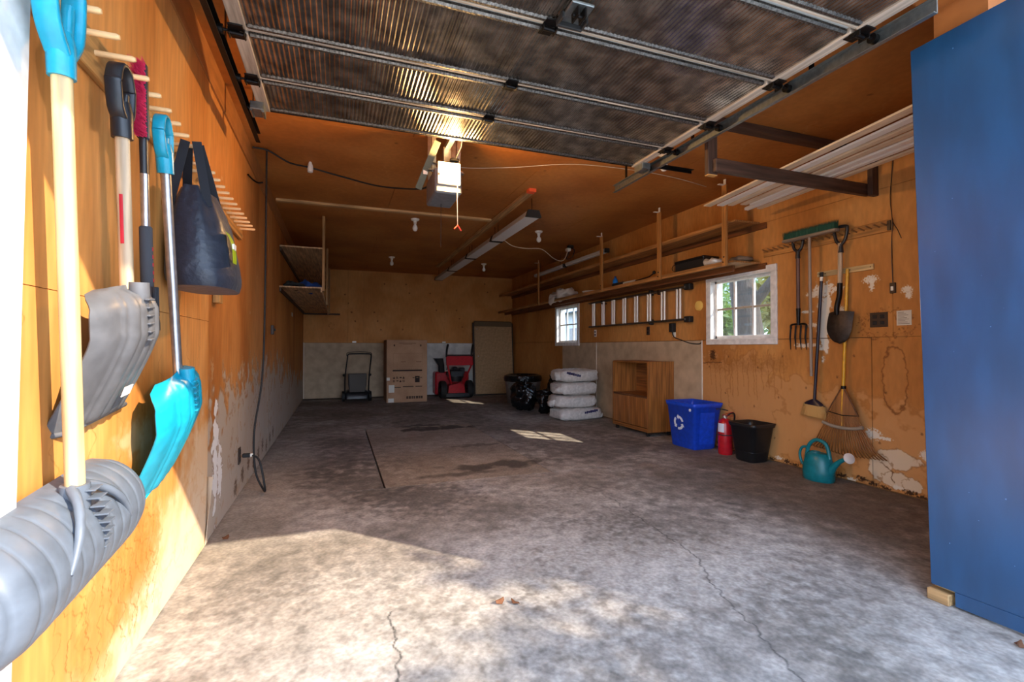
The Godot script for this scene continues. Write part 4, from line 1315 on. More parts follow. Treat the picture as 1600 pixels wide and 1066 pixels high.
func build_left_tools() -> void:
	var ash := wood("ash_handle", rgb(238, 206, 150), "y", 0.45)
	var birch := wood("birch_handle", rgb(226, 196, 160), "y", 0.45)
	var teal := plastic("teal_plastic", rgb(20, 160, 190), 0.32)
	var graphite := plastic("graphite_plastic", rgb(96, 96, 100), 0.42)
	var greyblue := plastic("greyblue_plastic", rgb(96, 104, 116), 0.45)
	var black := plastic("black_plastic", rgb(34, 36, 42), 0.38)
	var alu := metal("aluminium", rgb(198, 198, 202), 0.3)
	# peg rail
	var rail := thing("peg_rail", "long wooden peg rail on the wall above the snow shovels", "peg rail", P(LX, 1.945, 2.6))
	part(rail, "backboard", G.new().span(0.0, 0.02, -0.06, 0.06, FD + 0.02 - 2.6, 3.95 - 2.6, 0.003), wood("rail_paint", rgb(206, 152, 86), "d"))
	var pg := G.new()
	pg.lathe(Vector3.ZERO, [Vector2(0.0, 0), Vector2(0.0085, 0), Vector2(0.0085, 0.092), Vector2(0.006, 0.098), Vector2(0.0, 0.099)], 10, Basis(Vector3(0, 1, 0), Vector3(1, 0, 0), Vector3(0, 0, -1)))
	var pm := pg.mesh()
	var pw := mat("peg_wood", rgb(250, 202, 144), 0.5, 0.0, {"tex": grain("scuff", 0.02, 0.86, 1.04), "tri": Vector3(2, 14, 14)})
	for i in 23:
		inst(rail, "peg", pm, pw, P(0.018, 0.003, 1.475 + i * 0.108 - 2.6))

	# 1: wide pusher with a pale wooden shaft
	var t := thing("snow_pusher", "snow pusher with a pale wooden shaft, teal grip and wide ribbed grey blade", "snow shovel", P(-0.595, 1.985, 1.345), "", Basis(Vector3(1, 0, 0), 0.085))
	d_grip(t, teal, 0.27, 0.13)
	part(t, "shaft", G.new().tube([P(0, -0.2, 0), P(0, -1.25, 0)], 0.0195, 16), ash)
	var w := 0.68
	var f := func(u: float, v: float) -> Vector3:
		var s := u * 2.0 - 1.0
		var a := lerpf(-1.35, 1.2, v)
		var r := 0.15 + 0.004 * pow(absf(sin(s * PI * 6.5)), 0.35) * smoothstep(0.05, 0.12, v) - 0.05 * pow(absf(s), 10.0)
		return P(0.0 - 0.1 + cos(a) * r, -1.37 - sin(a) * r * 0.98, s * w / 2 * (1.0 - 0.09 * pow(absf(v * 2.0 - 1.0), 3.0)))
	var bl := part(t, "blade", G.new().sheet(f, 130, 26, 0.004), greyblue, "wide curved grey blade with raised ribs")
	var so := G.new()
	so.lathe(P(0.0, -1.36, 0), [Vector2(0.0, 0), Vector2(0.016, 0.0), Vector2(0.029, 0.06), Vector2(0.029, 0.14), Vector2(0.0, 0.14)], 14)
	for i in 9:
		so.box(P(0.03 + 0.026 * sin(i * 0.36), -1.235 - i * 0.021, 0.006), Vector3(0.03, 0.004, 0.042 - i * 0.0025), 0.001)
	part(bl, "shaft_socket", so, greyblue)
	for s in [-1, 1]:
		part(bl, "gusset", G.new().tube(smooth([P(0.0, -1.225, s * 0.02), P(0.03, -1.25, s * 0.06), P(0.052, -1.3, s * 0.11), P(0.055, -1.37, s * 0.16)], 5), [0.012, 0.012, 0.012, 0.012, 0.011, 0.011, 0.011, 0.011, 0.01, 0.01, 0.01, 0.009, 0.009, 0.008, 0.007, 0.005], 6), greyblue)
	part(bl, "wear_strip", G.new().span(-0.1 + 0.05, -0.1 + 0.055, -1.37 - 0.146, -1.37 - 0.128, -w / 2 * 0.93, w / 2 * 0.93, 0.001), alu)

	# 2: grey snow shovel with a black grip
	t = thing("snow_shovel", "snow shovel with a black grip, birch shaft and graphite grey ribbed blade", "snow shovel", P(-0.585, 1.9, 1.645), "", Basis(Vector3(1, 0, 0), 0.1))
	d_grip(t, black, 0.2, 0.1, 0.015)
	part(t, "shaft", G.new().tube([P(0, -0.16, 0), P(0, -0.75, 0)], 0.0175, 14), birch)
	part(t, "red_sticker", G.new().sheet(func(u, v): return P(0.0182 * cos(-1.9 + u * 0.5), -0.36 - 0.14 * v, 0.0182 * sin(-1.9 + u * 0.5)), 6, 4, 0.0006), plastic("red_sticker", rgb(196, 34, 52)))
	var b2 := shovel_blade(t, graphite, -0.64, 0.45, 0.37, 0.11, 5)
	part(b2, "maker_label", G.new().box(P(-0.0, -0.93, -0.02), Vector3(0.002, 0.03, 0.06), 0.0, Basis(Vector3(0, 0, 1), -0.35)), mats["paper"])

	# 3: car snow brush
	t = thing("snow_brush", "car snow brush with pink bristles, silver pole and black scraper blade", "snow brush", P(-0.602, 2.02, 1.85), "", Basis(Vector3(1, 0, 0), 0.1))
	part(t, "pole", G.new().tube([P(0, -0.04, 0), P(0, -0.36, 0)], 0.012, 10), black)
	part(t, "silver_tube", G.new().tube([P(0, -0.35, 0), P(0, -0.56, 0)], 0.0125, 12), alu)
	var gp := part(t, "foam_grip", G.new().tube([P(0, -0.52, 0), P(0, -0.525, 0), P(0, -0.725, 0), P(0, -0.73, 0)], [0.015, 0.0185, 0.0185, 0.015], 14), mat("foam", rgb(62, 64, 70), 0.9))
	for i in 5:
		part(gp, "red_mark", G.new().span(0.0165, 0.0192, -0.6 - i * 0.026, -0.588 - i * 0.026, -0.004, 0.004), mats["red_sticker"])
	var sc := PackedVector2Array([Vector2(-0.013, 0), Vector2(0.013, 0), Vector2(0.022, -0.05), Vector2(0.055, -0.125), Vector2(0.055, -0.15), Vector2(-0.055, -0.15), Vector2(-0.055, -0.125), Vector2(-0.022, -0.05)])
	part(t, "scraper", G.new().prism(sc, 0.012, P(0.006, -0.72, 0), Basis(Vector3(0, 0, -1), Vector3(0, 1, 0), Vector3(1, 0, 0)) * Basis(Vector3.UP, 0.0)), black)
	part(t, "scraper_rib", G.new().span(0.018, 0.028, -0.82, -0.72, -0.018, -0.012, 0.002).span(0.018, 0.028, -0.82, -0.72, -0.003, 0.003, 0.002).span(0.018, 0.028, -0.82, -0.72, 0.012, 0.018, 0.002), black)
	part(t, "brush_head", G.new().span(-0.016, 0.016, -0.24, 0.0, -0.012, 0.012, 0.005), black)
	var br := G.new()
	var rng := RandomNumberGenerator.new()
	rng.seed = 5
	for i in 900:
		var y := -0.235 + 0.23 * rng.randf()
		var a := rng.randf_range(-0.5, 0.5)
		var p0 := P(rng.randf_range(-0.014, 0.014), y, -0.01)
		var p1 := p0 + P(sin(a) * 0.02, rng.randf_range(-0.012, 0.012), -0.052 - rng.randf() * 0.008)
		br.st.set_smooth_group(-1)
		var sd := Vector3(0.0012, 0.0012, 0)
		br.tri(p0 - sd, p1, p0 + sd)
		br.tri(p0 + Vector3(0.0012, -0.0012, 0), p1 + Vector3(0.001, -0.001, 0), p0 - Vector3(0.0012, -0.0012, 0))
	var bo := part(t, "bristles", br, mat("pink_bristle", rgb(238, 62, 122), 0.7))
	bo.set_meta("kind", "stuff")

	# 4: teal snow shovel on a steel pole
	t = thing("snow_shovel", "teal plastic snow shovel with a teal grip and silver metal pole", "snow shovel", P(-0.575, 1.9, 1.955), "", Basis(Vector3(1, 0, 0), 0.22))
	d_grip(t, teal, 0.19, 0.095, 0.014)
	part(t, "pole", G.new().tube([P(0, -0.15, 0), P(0, -1.0, 0)], 0.016, 14), alu)
	shovel_blade(t, teal, -0.93, 0.5, 0.42, 0.12, 5)

	# navy tote
	t = thing("tote_bag", "dark navy nylon tote bag hanging by its straps from wooden pegs", "bag", P(-0.54, 1.345, 2.42))
	var nz := FastNoiseLite.new()
	nz.seed = 3
	var navy := mat("navy_nylon", rgb(38, 44, 58), 0.42, 0.0, {"tex": grain("scuff", 0.02, 0.86, 1.04), "tri": Vector3(4, 4, 4), "bump": grain("foil", 0.015, 0.55, 1.1), "bump_cm": 0.5, "rim": 0.4})
	var rings := []
	for i in 15:
		var v := i / 14.0
		var yy := 0.005 + 0.42 * v
		var rx := 0.128 * (1.0 - 0.62 * pow(v, 2.6)) * (0.9 + 0.1 * smoothstep(0.0, 0.1, v))
		var rd := 0.21 * (1.0 - 0.34 * pow(v, 2.0)) * (0.92 + 0.08 * smoothstep(0.0, 0.1, v))
		var ring := []
		for k in 36:
			var a := TAU * k / 36.0
			var q := Vector3(signf(cos(a)) * pow(absf(cos(a)), 0.75) * rx, yy, signf(sin(a)) * pow(absf(sin(a)), 0.75) * rd)
			q += Vector3(cos(a), 0, sin(a)) * (0.012 * nz.get_noise_3d(q.x * 900.0, q.y * 260.0, q.z * 700.0) + 0.008 * sin(a * 9.0 + v * 3.0) * v)
			q.x -= 0.03 * v
			ring.append(q)
		rings.append(ring)
	part(t, "body", G.new().loft(rings), navy)
	for s in [[0.05, -0.13], [0.05, 0.1], [-0.09, -0.12], [-0.09, 0.12]]:
		part(t, "strap", G.new().bar(P(s[0] - 0.02, 0.34, s[1]), P(-0.035 + 0.02 * signf(s[0]), 0.61, -0.1 + 0.02 * signf(s[1])), 0.034, 0.003, Vector3(0.2, 0, 1)), mat("webbing", rgb(22, 25, 34), 0.8))
	var lb := part(t, "green_label", G.new().sheet(func(u, v): return P(0.125 - 0.028 * pow(v, 3.0) + 0.004 * u - 0.0, 0.22 - 0.13 * (1.0 - v) + 0.02, -0.14 + 0.05 * u), 3, 5, 0.001), plastic("lime_label", rgb(176, 196, 30)))
	part(lb, "white_band", G.new().box(P(0.124, 0.18, -0.115), Vector3(0.008, 0.022, 0.045)), mats["paper"])


func build_left_side() -> void:
	# wall shelf unit at the far end
	var pine := wood("shelf_pine", rgb(226, 186, 140), "d")
	var t := thing("hanging_shelf_unit", "two tier plywood shelf hung between wall and ceiling near the end wall", "shelf", P(LX, 1.84, 6.45))
	for y in [0.0, 0.5]:
		part(t, "shelf_board", G.new().span(0.002, 0.49, y, y + 0.018, 0.0, BD - 6.45 - 0.004, 0.002), pine)
		part(t, "wall_cleat", G.new().span(0.001, 0.02, y - 0.05, y, 0.03, BD - 6.45 - 0.01, 0.002), wood("dark_cleat", rgb(92, 62, 38), "d"))
	for d in [0.0, 2.1, 4.2]:
		part(t, "hanger_post", G.new().span(0.49, 0.52, -0.03, CH - 1.84 - 0.001, d, d + 0.14, 0.002), wood("post_pine", rgb(206, 152, 92), "y"))
	part(t, "edge_rail", G.new().span(0.472, 0.49, -0.05, 0.0, 0.0, 4.3, 0.002), wood("shelf_pine", rgb(196, 150, 104), "d"))
	part(t, "end_cleat", G.new().span(0.02, 0.72, -0.055, -0.02, BD - 6.45 - 0.03, BD - 6.45 - 0.003, 0.002), wood("dark_cleat", rgb(74, 46, 28), "x"))
	# folded cloths on the lower shelf
	var nz := FastNoiseLite.new()
	nz.seed = 8
	single("blue_cloth", G.new().pillow(Vector3(0, 0.055, 0), Vector3(0.14, 0.055, 0.12), 0.8, nz, 0.1, 700.0), mat("blue_cloth", rgb(30, 74, 150), 0.85), "crumpled bright blue cloth on the lower shelf of the wall unit", "cloth", P(LX + 0.3, 1.859, 7.0))
	single("dark_cloth", G.new().pillow(Vector3(0, 0.035, 0), Vector3(0.12, 0.035, 0.16), 0.8, nz, 0.07, 700.0), mat("dark_cloth", rgb(34, 40, 44), 0.9), "crumpled dark cloth beside the blue cloth on the wall unit", "cloth", P(LX + 0.14, 1.859, 6.72))
	var o := thing("wall_outlet", "dark outlet plate low on the water-stained wall with a cord plugged in", "outlet", P(LX - 0.003, 0.3, 4.005))
	part(o, "plate", G.new().span(0.0, 0.008, -0.06, 0.06, -0.035, 0.035, 0.002), mat("brown_plate", rgb(58, 42, 34), 0.4))
	part(o, "receptacle", G.new().span(0.006, 0.012, -0.045, -0.01, -0.016, 0.016, 0.003).span(0.006, 0.012, 0.01, 0.045, -0.016, 0.016, 0.003), mats["black_rubber"])
	var w := thing("wall_switch", "small dark switch box on the wall beyond the hanging cord", "switch", P(LX - 0.003, 1.29, 5.76))
	part(w, "box", G.new().span(0, 0.03, -0.05, 0.05, -0.03, 0.03, 0.004), mats["brown_plate"])
	part(w, "toggle", G.new().span(0.03, 0.045, -0.01, 0.015, -0.006, 0.006, 0.002), mats["black_rubber"])
	single("wall_hook", G.new().tube(smooth([P(0, 0.0, -0.1), P(0.02, -0.005, 0.0), P(0.05, -0.01, 0.05), P(0.085, 0.0, 0.06)], 4), 0.007, 6), mats["black_steel"], "black iron hook on the wall above the end of the peg rail", "hook", P(LX + 0.005, 2.47, 4.35))
	single("wood_block", G.new().span(0.0, 0.035, -0.05, 0.03, -0.045, 0.045, 0.003), wood("block_pine", rgb(214, 160, 90), "y"), "small pale wooden block on the wall under the tote bag", "wood block", P(LX - 0.001, 1.41, 3.22))
	var sp := thing("hanging_tool", "small silver and brown tool hanging on the wall behind the tote bag", "tool", P(LX + 0.033, 1.55, 3.15))
	part(sp, "body", G.new().lathe(Vector3.ZERO, [Vector2(0, 0), Vector2(0.03, 0), Vector2(0.032, 0.2), Vector2(0.012, 0.27), Vector2(0, 0.27)], 14), mats["aluminium"])
	part(sp, "cap", G.new().lathe(P(0, 0.27, 0), [Vector2(0.014, 0), Vector2(0.014, 0.06), Vector2(0, 0.06)], 10), mat("brown_cap", rgb(84, 46, 32), 0.5))


# ---------------------------------------------------------------- right wall: shelf, ladder, lumber, tools
func build_right_shelf() -> void:
	var t := thing("hanging_shelf", "long two tier wooden shelf hung along the wall above the windows and ladder", "shelf", P(RX, 1.93, 3.6))
	var pine := wood("board_pine", rgb(206, 146, 84), "d")
	var red := wood("red_cleat", rgb(140, 84, 44), "d")
	var post := wood("shelf_post", rgb(214, 148, 78), "y")
	var len := BD - 3.6 - 0.01
	for r in [[0.0, -0.345], [0.4, -0.32]]:
		part(t, "shelf_board", G.new().span(r[1], -0.002, r[0], r[0] + 0.018, 0.0, len, 0.002), pine)
		part(t, "front_edge", G.new().span(r[1] - 0.018, r[1], r[0] - 0.022, r[0] + 0.022, 0.08, len, 0.002), pine)
		part(t, "wall_cleat", G.new().span(-0.024, -0.001, r[0] - 0.06, r[0] - 0.0005, -0.08, len, 0.002), red)
	part(t, "under_rail", G.new().span(-0.2, -0.18, -0.06, -0.0005, 0.15, len, 0.002), red)
	for d in [3.68, 4.7, 6.02, 8.33]:
		part(t, "hanger_post", G.new().span(-0.385, -0.364, -0.03, CH - 1.93 - 0.06, d - 3.6 - 0.03, d - 3.6 + 0.03, 0.002), post)
		part(t, "post_bracket", G.new().span(-0.45, -0.36, CH - 1.93 - 0.062, CH - 1.93 - 0.055, d - 3.615, d - 3.585, 0.001).span(-0.375, -0.368, CH - 1.93 - 0.06, CH - 1.93 - 0.001, d - 3.615, d - 3.585, 0.001).span(-0.37, -0.363, CH - 1.93 - 0.16, CH - 1.93 - 0.055, d - 3.612, d - 3.588, 0.001), mats["porcelain"])
	for d in [3.68, 4.7, 6.02, 8.33]:
		for q in [[0.06, 0.0], [0.01, 0.01]]:
			part(t, "bolt", G.new().ball(P(-0.39, q[0], d - 3.6 + q[1]), Vector3(0.008, 0.008, 0.008), 6, 4), mats["black_steel"])
	# things on the shelf
	var nz := FastNoiseLite.new()
	nz.seed = 21
	var ys := 1.949
	single("white_cloth", G.new().pillow(Vector3(0, 0.085, 0), Vector3(0.17, 0.085, 0.36), 0.8, nz, 0.12, 620.0, 32, 16).pillow(P(-0.2, 0.0, 0.05), Vector3(0.012, 0.09, 0.12), 0.8, nz, 0.05, 900.0, 16, 10), mat("white_cloth", rgb(214, 204, 194), 0.85), "bundle of crumpled white cloth on the lower wall shelf", "cloth", P(3.76, ys, 7.65))
	single("white_tray", G.new().lathe(Vector3.ZERO, [Vector2(0, 0), Vector2(0.12, 0), Vector2(0.15, 0.03), Vector2(0.145, 0.034), Vector2(0.115, 0.008), Vector2(0, 0.008)], 20), mats["white_globe"], "shallow white dish on the lower wall shelf beside the white cloth", "dish", P(3.74, ys, 6.6))
	var b := thing("blue_bottle", "small blue plastic bottle standing on the lower wall shelf", "bottle", P(3.68, ys, 5.82))
	part(b, "body", G.new().lathe(Vector3.ZERO, [Vector2(0, 0), Vector2(0.036, 0), Vector2(0.038, 0.09), Vector2(0.022, 0.125), Vector2(0.014, 0.13), Vector2(0, 0.13)], 16), plastic("bottle_blue", rgb(24, 120, 214), 0.3))
	part(b, "cap", G.new().lathe(P(0, 0.13, 0), [Vector2(0.014, 0), Vector2(0.013, 0.025), Vector2(0, 0.026)], 12), plastic("bottle_cap", rgb(18, 84, 170), 0.3))
	var l := thing("drill_case", "black tool box with a wire loop on the lower wall shelf above the ladder", "tool box", P(3.77, ys, 4.32))
	part(l, "box", G.new().span(-0.1, 0.11, 0.0, 0.13, -0.24, 0.22, 0.01), mats["black_rubber"])
	part(l, "lid", G.new().span(-0.105, 0.115, 0.105, 0.14, -0.245, 0.225, 0.008), plastic("case_black", rgb(26, 27, 30), 0.4))
	part(l, "wire_loop", G.new().tube(smooth([P(-0.06, 0.02, 0.22), P(-0.07, 0.06, 0.3), P(-0.06, 0.11, 0.3), P(-0.05, 0.12, 0.22)], 4), 0.004, 6), mats["black_steel"])
	single("clear_bag", G.new().pillow(Vector3(0, 0.035, 0), Vector3(0.09, 0.035, 0.12), 0.7, nz, 0.05, 900.0, 20, 10), mat("clear_plastic", rgb(206, 204, 200), 0.2, 0.0, {"spec": 0.6}), "crumpled pale plastic bag beside the black tool box on the shelf", "bag", P(3.7, ys, 3.95))
	var k := thing("hand_pump", "black handled hand pump lying on the lower wall shelf", "pump", P(3.64, ys + 0.02, 5.5), "", Basis(Vector3.UP, 0.06))
	part(k, "barrel", G.new().tube([P(0, 0, -0.2), P(0, 0, 0.05)], 0.018, 10), mats["shop_light_white"])
	part(k, "grip", G.new().tube([P(0, 0, 0.04), P(0, 0, 0.28)], 0.026, 10), mats["black_rubber"])
	part(k, "rod", G.new().tube([P(0, 0, -0.2), P(0, 0.02, -0.48), P(0.0, 0.05, -0.56)], 0.008, 8), mats["black_steel"])
	part(k, "knob", G.new().ball(P(0, 0.06, -0.57), Vector3(0.022, 0.022, 0.022), 10, 6), mats["black_rubber"])
	single("grey_sheet_bundle", G.new().pillow(Vector3(0, 0.03, 0), Vector3(0.1, 0.03, 0.12), 0.7, nz, 0.03, 900.0, 20, 10), mat("grey_sheet", rgb(120, 104, 88), 0.7), "flat grey bundle at the shelf end over the near window", "bundle", P(3.82, ys, 3.72))
	# aluminium ladder on the wall
	var ld := thing("extension_ladder", "aluminium extension ladder hung sideways on the wall under the shelf", "ladder", P(3.9, 1.435, 4.6))
	var alu: Material = mat("bright_rung", rgb(214, 210, 204), 0.35, 0.4)
	for x in [-0.02, 0.022]:
		for y in [0.0, 0.385]:
			part(ld, "rail", G.new().span(x - 0.018, x + 0.018, y - 0.011, y + 0.011, 0.0, 2.32, 0.003), metal("ladder_rail", rgb(120, 116, 110), 0.45))
	for i in 8:
		var d := 4.745 + i * 0.293 - 4.6
		part(ld, "rung", G.new().tube([P(-0.02, 0.0, d - 0.04), P(-0.02, 0.385, d - 0.04)], 0.017, 10), alu)
		part(ld, "rung", G.new().tube([P(-0.002, 0.0, d + 0.04), P(-0.002, 0.385, d + 0.04)], 0.017, 10), alu)
	for y in [0.0, 0.385]:
		part(ld, "rung_lock", G.new().span(-0.03, 0.03, y - 0.035, y + 0.035, 0.68, 0.72, 0.006), mats["black_rubber"])
		part(ld, "ladder_foot", G.new().span(-0.035, 0.03, y - 0.035, y + 0.035, -0.07, 0.03, 0.008), mats["black_rubber"])
	for d in [0.5, 1.9]:
		part(ld, "wall_hook", G.new().span(-0.03, 0.05, 0.34, 0.355, d - 0.01, d + 0.01, 0.002).span(-0.045, -0.04, 0.34, 0.4, d - 0.01, d + 0.01, 0.001).span(-0.045, -0.03, 0.34, 0.345, d - 0.01, d + 0.01, 0.001), mats["black_steel"])


func build_lumber() -> void:
	var dk := wood("dark_lumber", rgb(92, 64, 50), "x")
	var dky := wood("dark_lumber", rgb(92, 64, 50), "y")
	var t := thing("lumber_rack", "dark wooden frame hung from the ceiling that carries long mouldings", "rack", P(3.2, CH, 2.6))
	part(t, "cross_bar", G.new().span(2.39 - 3.2, RX - 0.03 - 3.2, -0.47, -0.38, -0.07, -0.03, 0.004), dk)
	part(t, "post", G.new().span(2.36 - 3.2, 2.44 - 3.2, -0.48, -0.001, -0.03, 0.01, 0.004), dky)
	part(t, "post", G.new().span(RX - 0.075 - 3.2, RX - 0.003 - 3.2, -0.48, -0.2, -0.11, -0.07, 0.004), dky)
	part(t, "ceiling_bar", G.new().span(2.45 - 3.2, RX - 0.01 - 3.2, -0.05, -0.001, 0.08, 0.17, 0.004), dk)
	part(t, "end_grain", G.new().span(2.362 - 3.2, 2.438 - 3.2, -0.484, -0.478, -0.028, 0.008, 0.001), mat("sawn_end", rgb(206, 148, 78), 0.7))
	# long mouldings lying on the cross bar
	var pale := mat("pale_moulding", rgb(238, 212, 178), 0.5, 0.0, {"tex": grain("scuff", 0.02, 0.86, 1.04), "tri": Vector3(6, 6, 0.5)})
	var white := mat("white_moulding", rgb(244, 236, 224), 0.5)
	var spec := [[3.15, 2.86, 0.07, 0.018, 0, 3.45, pale], [3.25, 2.98, 0.06, 0.02, 0, 3.4, white], [3.33, 3.08, 0.05, 0.022, 0, 3.36, pale], [3.42, 3.17, 0.06, 0.016, 0, 3.3, pale], [3.5, 3.27, 0.05, 0.02, 0, 3.28, white], [3.58, 3.36, 0.04, 0.03, 0, 3.42, white], [3.3, 3.02, 0.05, 0.015, 1, 3.2, pale], [3.47, 3.22, 0.05, 0.014, 1, 3.3, white], [3.66, 3.46, 0.045, 0.02, 0, 3.35, pale]]
	var i := 0
	for s in spec:
		var y: float = CH - 0.379 + s[3] / 2 + (0.023 if s[4] else 0.0)
		var a := P(s[1], y, 1.37)
		var b := P(s[0], y + 0.0, s[5])
		var dir := (b - a).normalized()
		var xx := dir.cross(Vector3.UP).normalized()
		var poly := PackedVector2Array([Vector2(-s[2] / 2, -s[3] / 2), Vector2(s[2] / 2, -s[3] / 2), Vector2(s[2] / 2, s[3] * 0.1), Vector2(s[2] * 0.2, s[3] * 0.5), Vector2(-s[2] * 0.3, s[3] * 0.5), Vector2(-s[2] / 2, s[3] * 0.2)])
		var g := G.new()
		g.prism(poly, (b - a).length(), Vector3.ZERO, Basis(xx, Vector3.UP, dir))
		single("moulding", g, s[6], "long " + ("white painted" if s[6] == white else "pale wooden") + " moulding lying in the bundle on the dark rack", "moulding", a, "mouldings bundled on the dark rack")
		i += 1


func build_right_tools() -> void:
	var black: Material = mats["black_plastic"]
	# painted peg rail
	var t := thing("garden_peg_rail", "orange painted peg rail on the wall above the fork and spade", "peg rail", P(RX, 2.03, 2.97))
	part(t, "backboard", G.new().span(-0.018, -0.001, -0.045, 0.045, -0.58, 0.58, 0.003), wood("rail_orange", rgb(206, 142, 74), "d"))
	var pg := G.new()
	pg.lathe(Vector3.ZERO, [Vector2(0.0, 0), Vector2(0.006, 0), Vector2(0.006, 0.075), Vector2(0.0, 0.078)], 8, Basis(Vector3(0, 1, 0), Vector3(-0.97, 0.22, 0).normalized(), Vector3(0, 0, 1)))
	var pm := pg.mesh()
	for i in 20:
		inst(t, "peg", pm, wood("peg_paint", rgb(196, 140, 84), "x"), P(-0.016, 0.0, -0.545 + i * 0.0565))
	part(t, "end_stub", G.new().span(-0.03, -0.018, -0.04, 0.035, -0.575, -0.55, 0.002), mats["brown_plate"])
	# digging fork
	t = thing("garden_fork", "garden fork with a black grip, brown shaft and four steel tines", "fork", P(3.887, 2.07, 3.14))
	wall_grip(t, black, 0.13, 0.1)
	part(t, "shaft", G.new().tube([P(0, -0.11, 0), P(0, -0.66, 0)], 0.016, 12), wood("brown_shaft", rgb(120, 86, 76), "y"))
	part(t, "ferrule", G.new().tube([P(0, -0.62, 0), P(0, -0.77, 0)], [0.019, 0.014], 10), mats["black_steel"])
	part(t, "tine_yoke", G.new().tube(smooth([P(0, -0.80, -0.075), P(0, -0.765, -0.07), P(0, -0.76, 0), P(0, -0.765, 0.07), P(0, -0.80, 0.075)], 4), 0.009, 8), mats["black_steel"])
	for i in 4:
		var z := -0.075 + i * 0.05
		part(t, "tine", G.new().tube([P(0, -0.77, z), P(-0.012, -0.88, z), P(0.0, -0.99, z * 1.05)], [0.008, 0.0075, 0.003], 7), mats["black_steel"])
	# spade
	t = thing("round_point_shovel", "round point shovel with a black grip, pale wooden shaft and dark blade", "shovel", P(3.887, 2.09, 2.75))
	wall_grip(t, black, 0.17, 0.11)
	part(t, "shaft", G.new().tube([P(0, -0.13, 0.005), P(0, -0.5, 0.01)], 0.0175, 14), mats["birch_handle_y"])
	part(t, "socket", G.new().tube(smooth([P(0, -0.46, 0.01), P(-0.005, -0.56, 0.012), P(-0.025, -0.66, 0.02), P(-0.02, -0.72, 0.022)], 4), 0.0195, 10), mats["black_steel"])
	part(t, "blade", G.new().sheet(func(u, v):
		var s: float = u * 2.0 - 1.0
		var w: float = 0.104 * (1.0 if v < 0.45 else sqrt(maxf(0.0, 1.0 - pow((v - 0.45) / 0.55, 1.7)))) + 0.002
		return P(-0.02 + 0.035 * s * s * (1.0 - v * 0.6) - 0.02 * sin(v * PI), -0.69 - 0.27 * v - 0.012 * s * s * (1.0 - v), 0.01 + s * w), 18, 18, 0.003), metal("dark_blade", rgb(78, 70, 66), 0.55))
	# push broom, head up
	t = thing("push_broom", "push broom hung head up with green bristles and a grey pole", "broom", P(3.832, 2.052, 2.985))
	part(t, "head", G.new().span(-0.03, 0.03, 0.0, 0.025, -0.25, 0.25, 0.006), wood("broom_head", rgb(170, 150, 130), "d"))
	part(t, "pole", G.new().tube([P(0, 0.01, 0), P(0.01, -1.2, 0)], 0.013, 12), mat("grey_pole", rgb(150, 128, 110), 0.5))
	var br := G.new()
	var rng := RandomNumberGenerator.new()
	rng.seed = 9
	for i in 1400:
		var d := rng.randf_range(-0.24, 0.24)
		var p0 := P(rng.randf_range(-0.024, 0.024), 0.02, d)
		var p1 := p0 + P(rng.randf_range(-0.012, 0.012), 0.075 + rng.randf() * 0.006, rng.randf_range(-0.008, 0.008) + d * 0.05)
		br.st.set_smooth_group(-1)
		br.tri(p0 - P(0, 0, 0.002), p1, p0 + P(0, 0, 0.002))
		br.tri(p0 - P(0.002, 0, 0), p1, p0 + P(0.002, 0, 0))
	br.span(-0.02, 0.02, 0.02, 0.075, -0.235, 0.235, 0.004)
	part(t, "bristles", br, mat("green_bristle", rgb(40, 84, 64), 0.8)).set_meta("kind", "stuff")
	# pale rail with the broom and rake
	t = thing("pale_hanging_rail", "short pale wooden rail on the wall behind the shovel", "rail", P(RX, 1.735, 2.76))
	part(t, "strip", G.new().span(-0.016, -0.001, -0.022, 0.022, -0.23, 0.235, 0.002), wood("pale_rail", rgb(232, 196, 138), "d"))
	for d in [-0.21, -0.05, 0.16, 0.21]:
		part(t, "screw", G.new().ball(P(-0.017, 0.0, d), Vector3(0.003, 0.004, 0.004), 6, 4), mats["black_steel"])
	# corn broom
	t = thing("corn_broom", "broom with a navy handle and straw coloured bristles hanging on the wall", "broom", P(3.9, 1.745, 2.925), "", Basis(Vector3(1, 0, 0), 0.07))
	var navy := plastic("navy_handle", rgb(34, 30, 48), 0.35)
	part(t, "handle", G.new().tube([P(0, -0.06, 0), P(0, -1.13, 0)], 0.0125, 12), navy)
	part(t, "hanging_cap", G.new().tube([P(0, 0.0, 0), P(0, -0.04, 0)], 0.013, 10), mats["black_rubber"])
	part(t, "white_band", G.new().tube([P(0, -0.04, 0), P(0, -0.075, 0)], 0.0132, 10), mats["porcelain"])
	part(t, "cap", G.new().loft([ell(P(0, -1.1, 0), 0.016, 0.02), ell(P(0, -1.125, 0), 0.024, 0.07), ell(P(0, -1.15, 0), 0.028, 0.1)]), navy)
	var st := G.new()
	for i in 700:
		var u := rng.randf_range(-1, 1)
		var p0 := P(rng.randf_range(-0.018, 0.018), -1.145, u * 0.09)
		var p1 := P(rng.randf_range(-0.022, 0.022), -1.265 - rng.randf() * 0.012, u * 0.125)
		st.st.set_smooth_group(-1)
		st.tri(p0 - P(0, 0, 0.0022), p1, p0 + P(0, 0, 0.0022))
		st.tri(p0 - P(0.0022, 0, 0), p1, p0 + P(0.0022, 0, 0))
	st.loft([ell(P(0, -1.14, 0), 0.022, 0.09), ell(P(0, -1.25, 0), 0.018, 0.115)])
	part(t, "straw", st, mat("straw", rgb(198, 152, 88), 0.85)).set_meta("kind", "stuff")
	# bamboo rake
	t = thing("bamboo_rake", "fan shaped bamboo leaf rake with a yellow handle leaning on the wall", "rake", P(3.885, 0.2, 2.74))
	var bam := wood("bamboo", rgb(178, 116, 58), "y", 0.5)
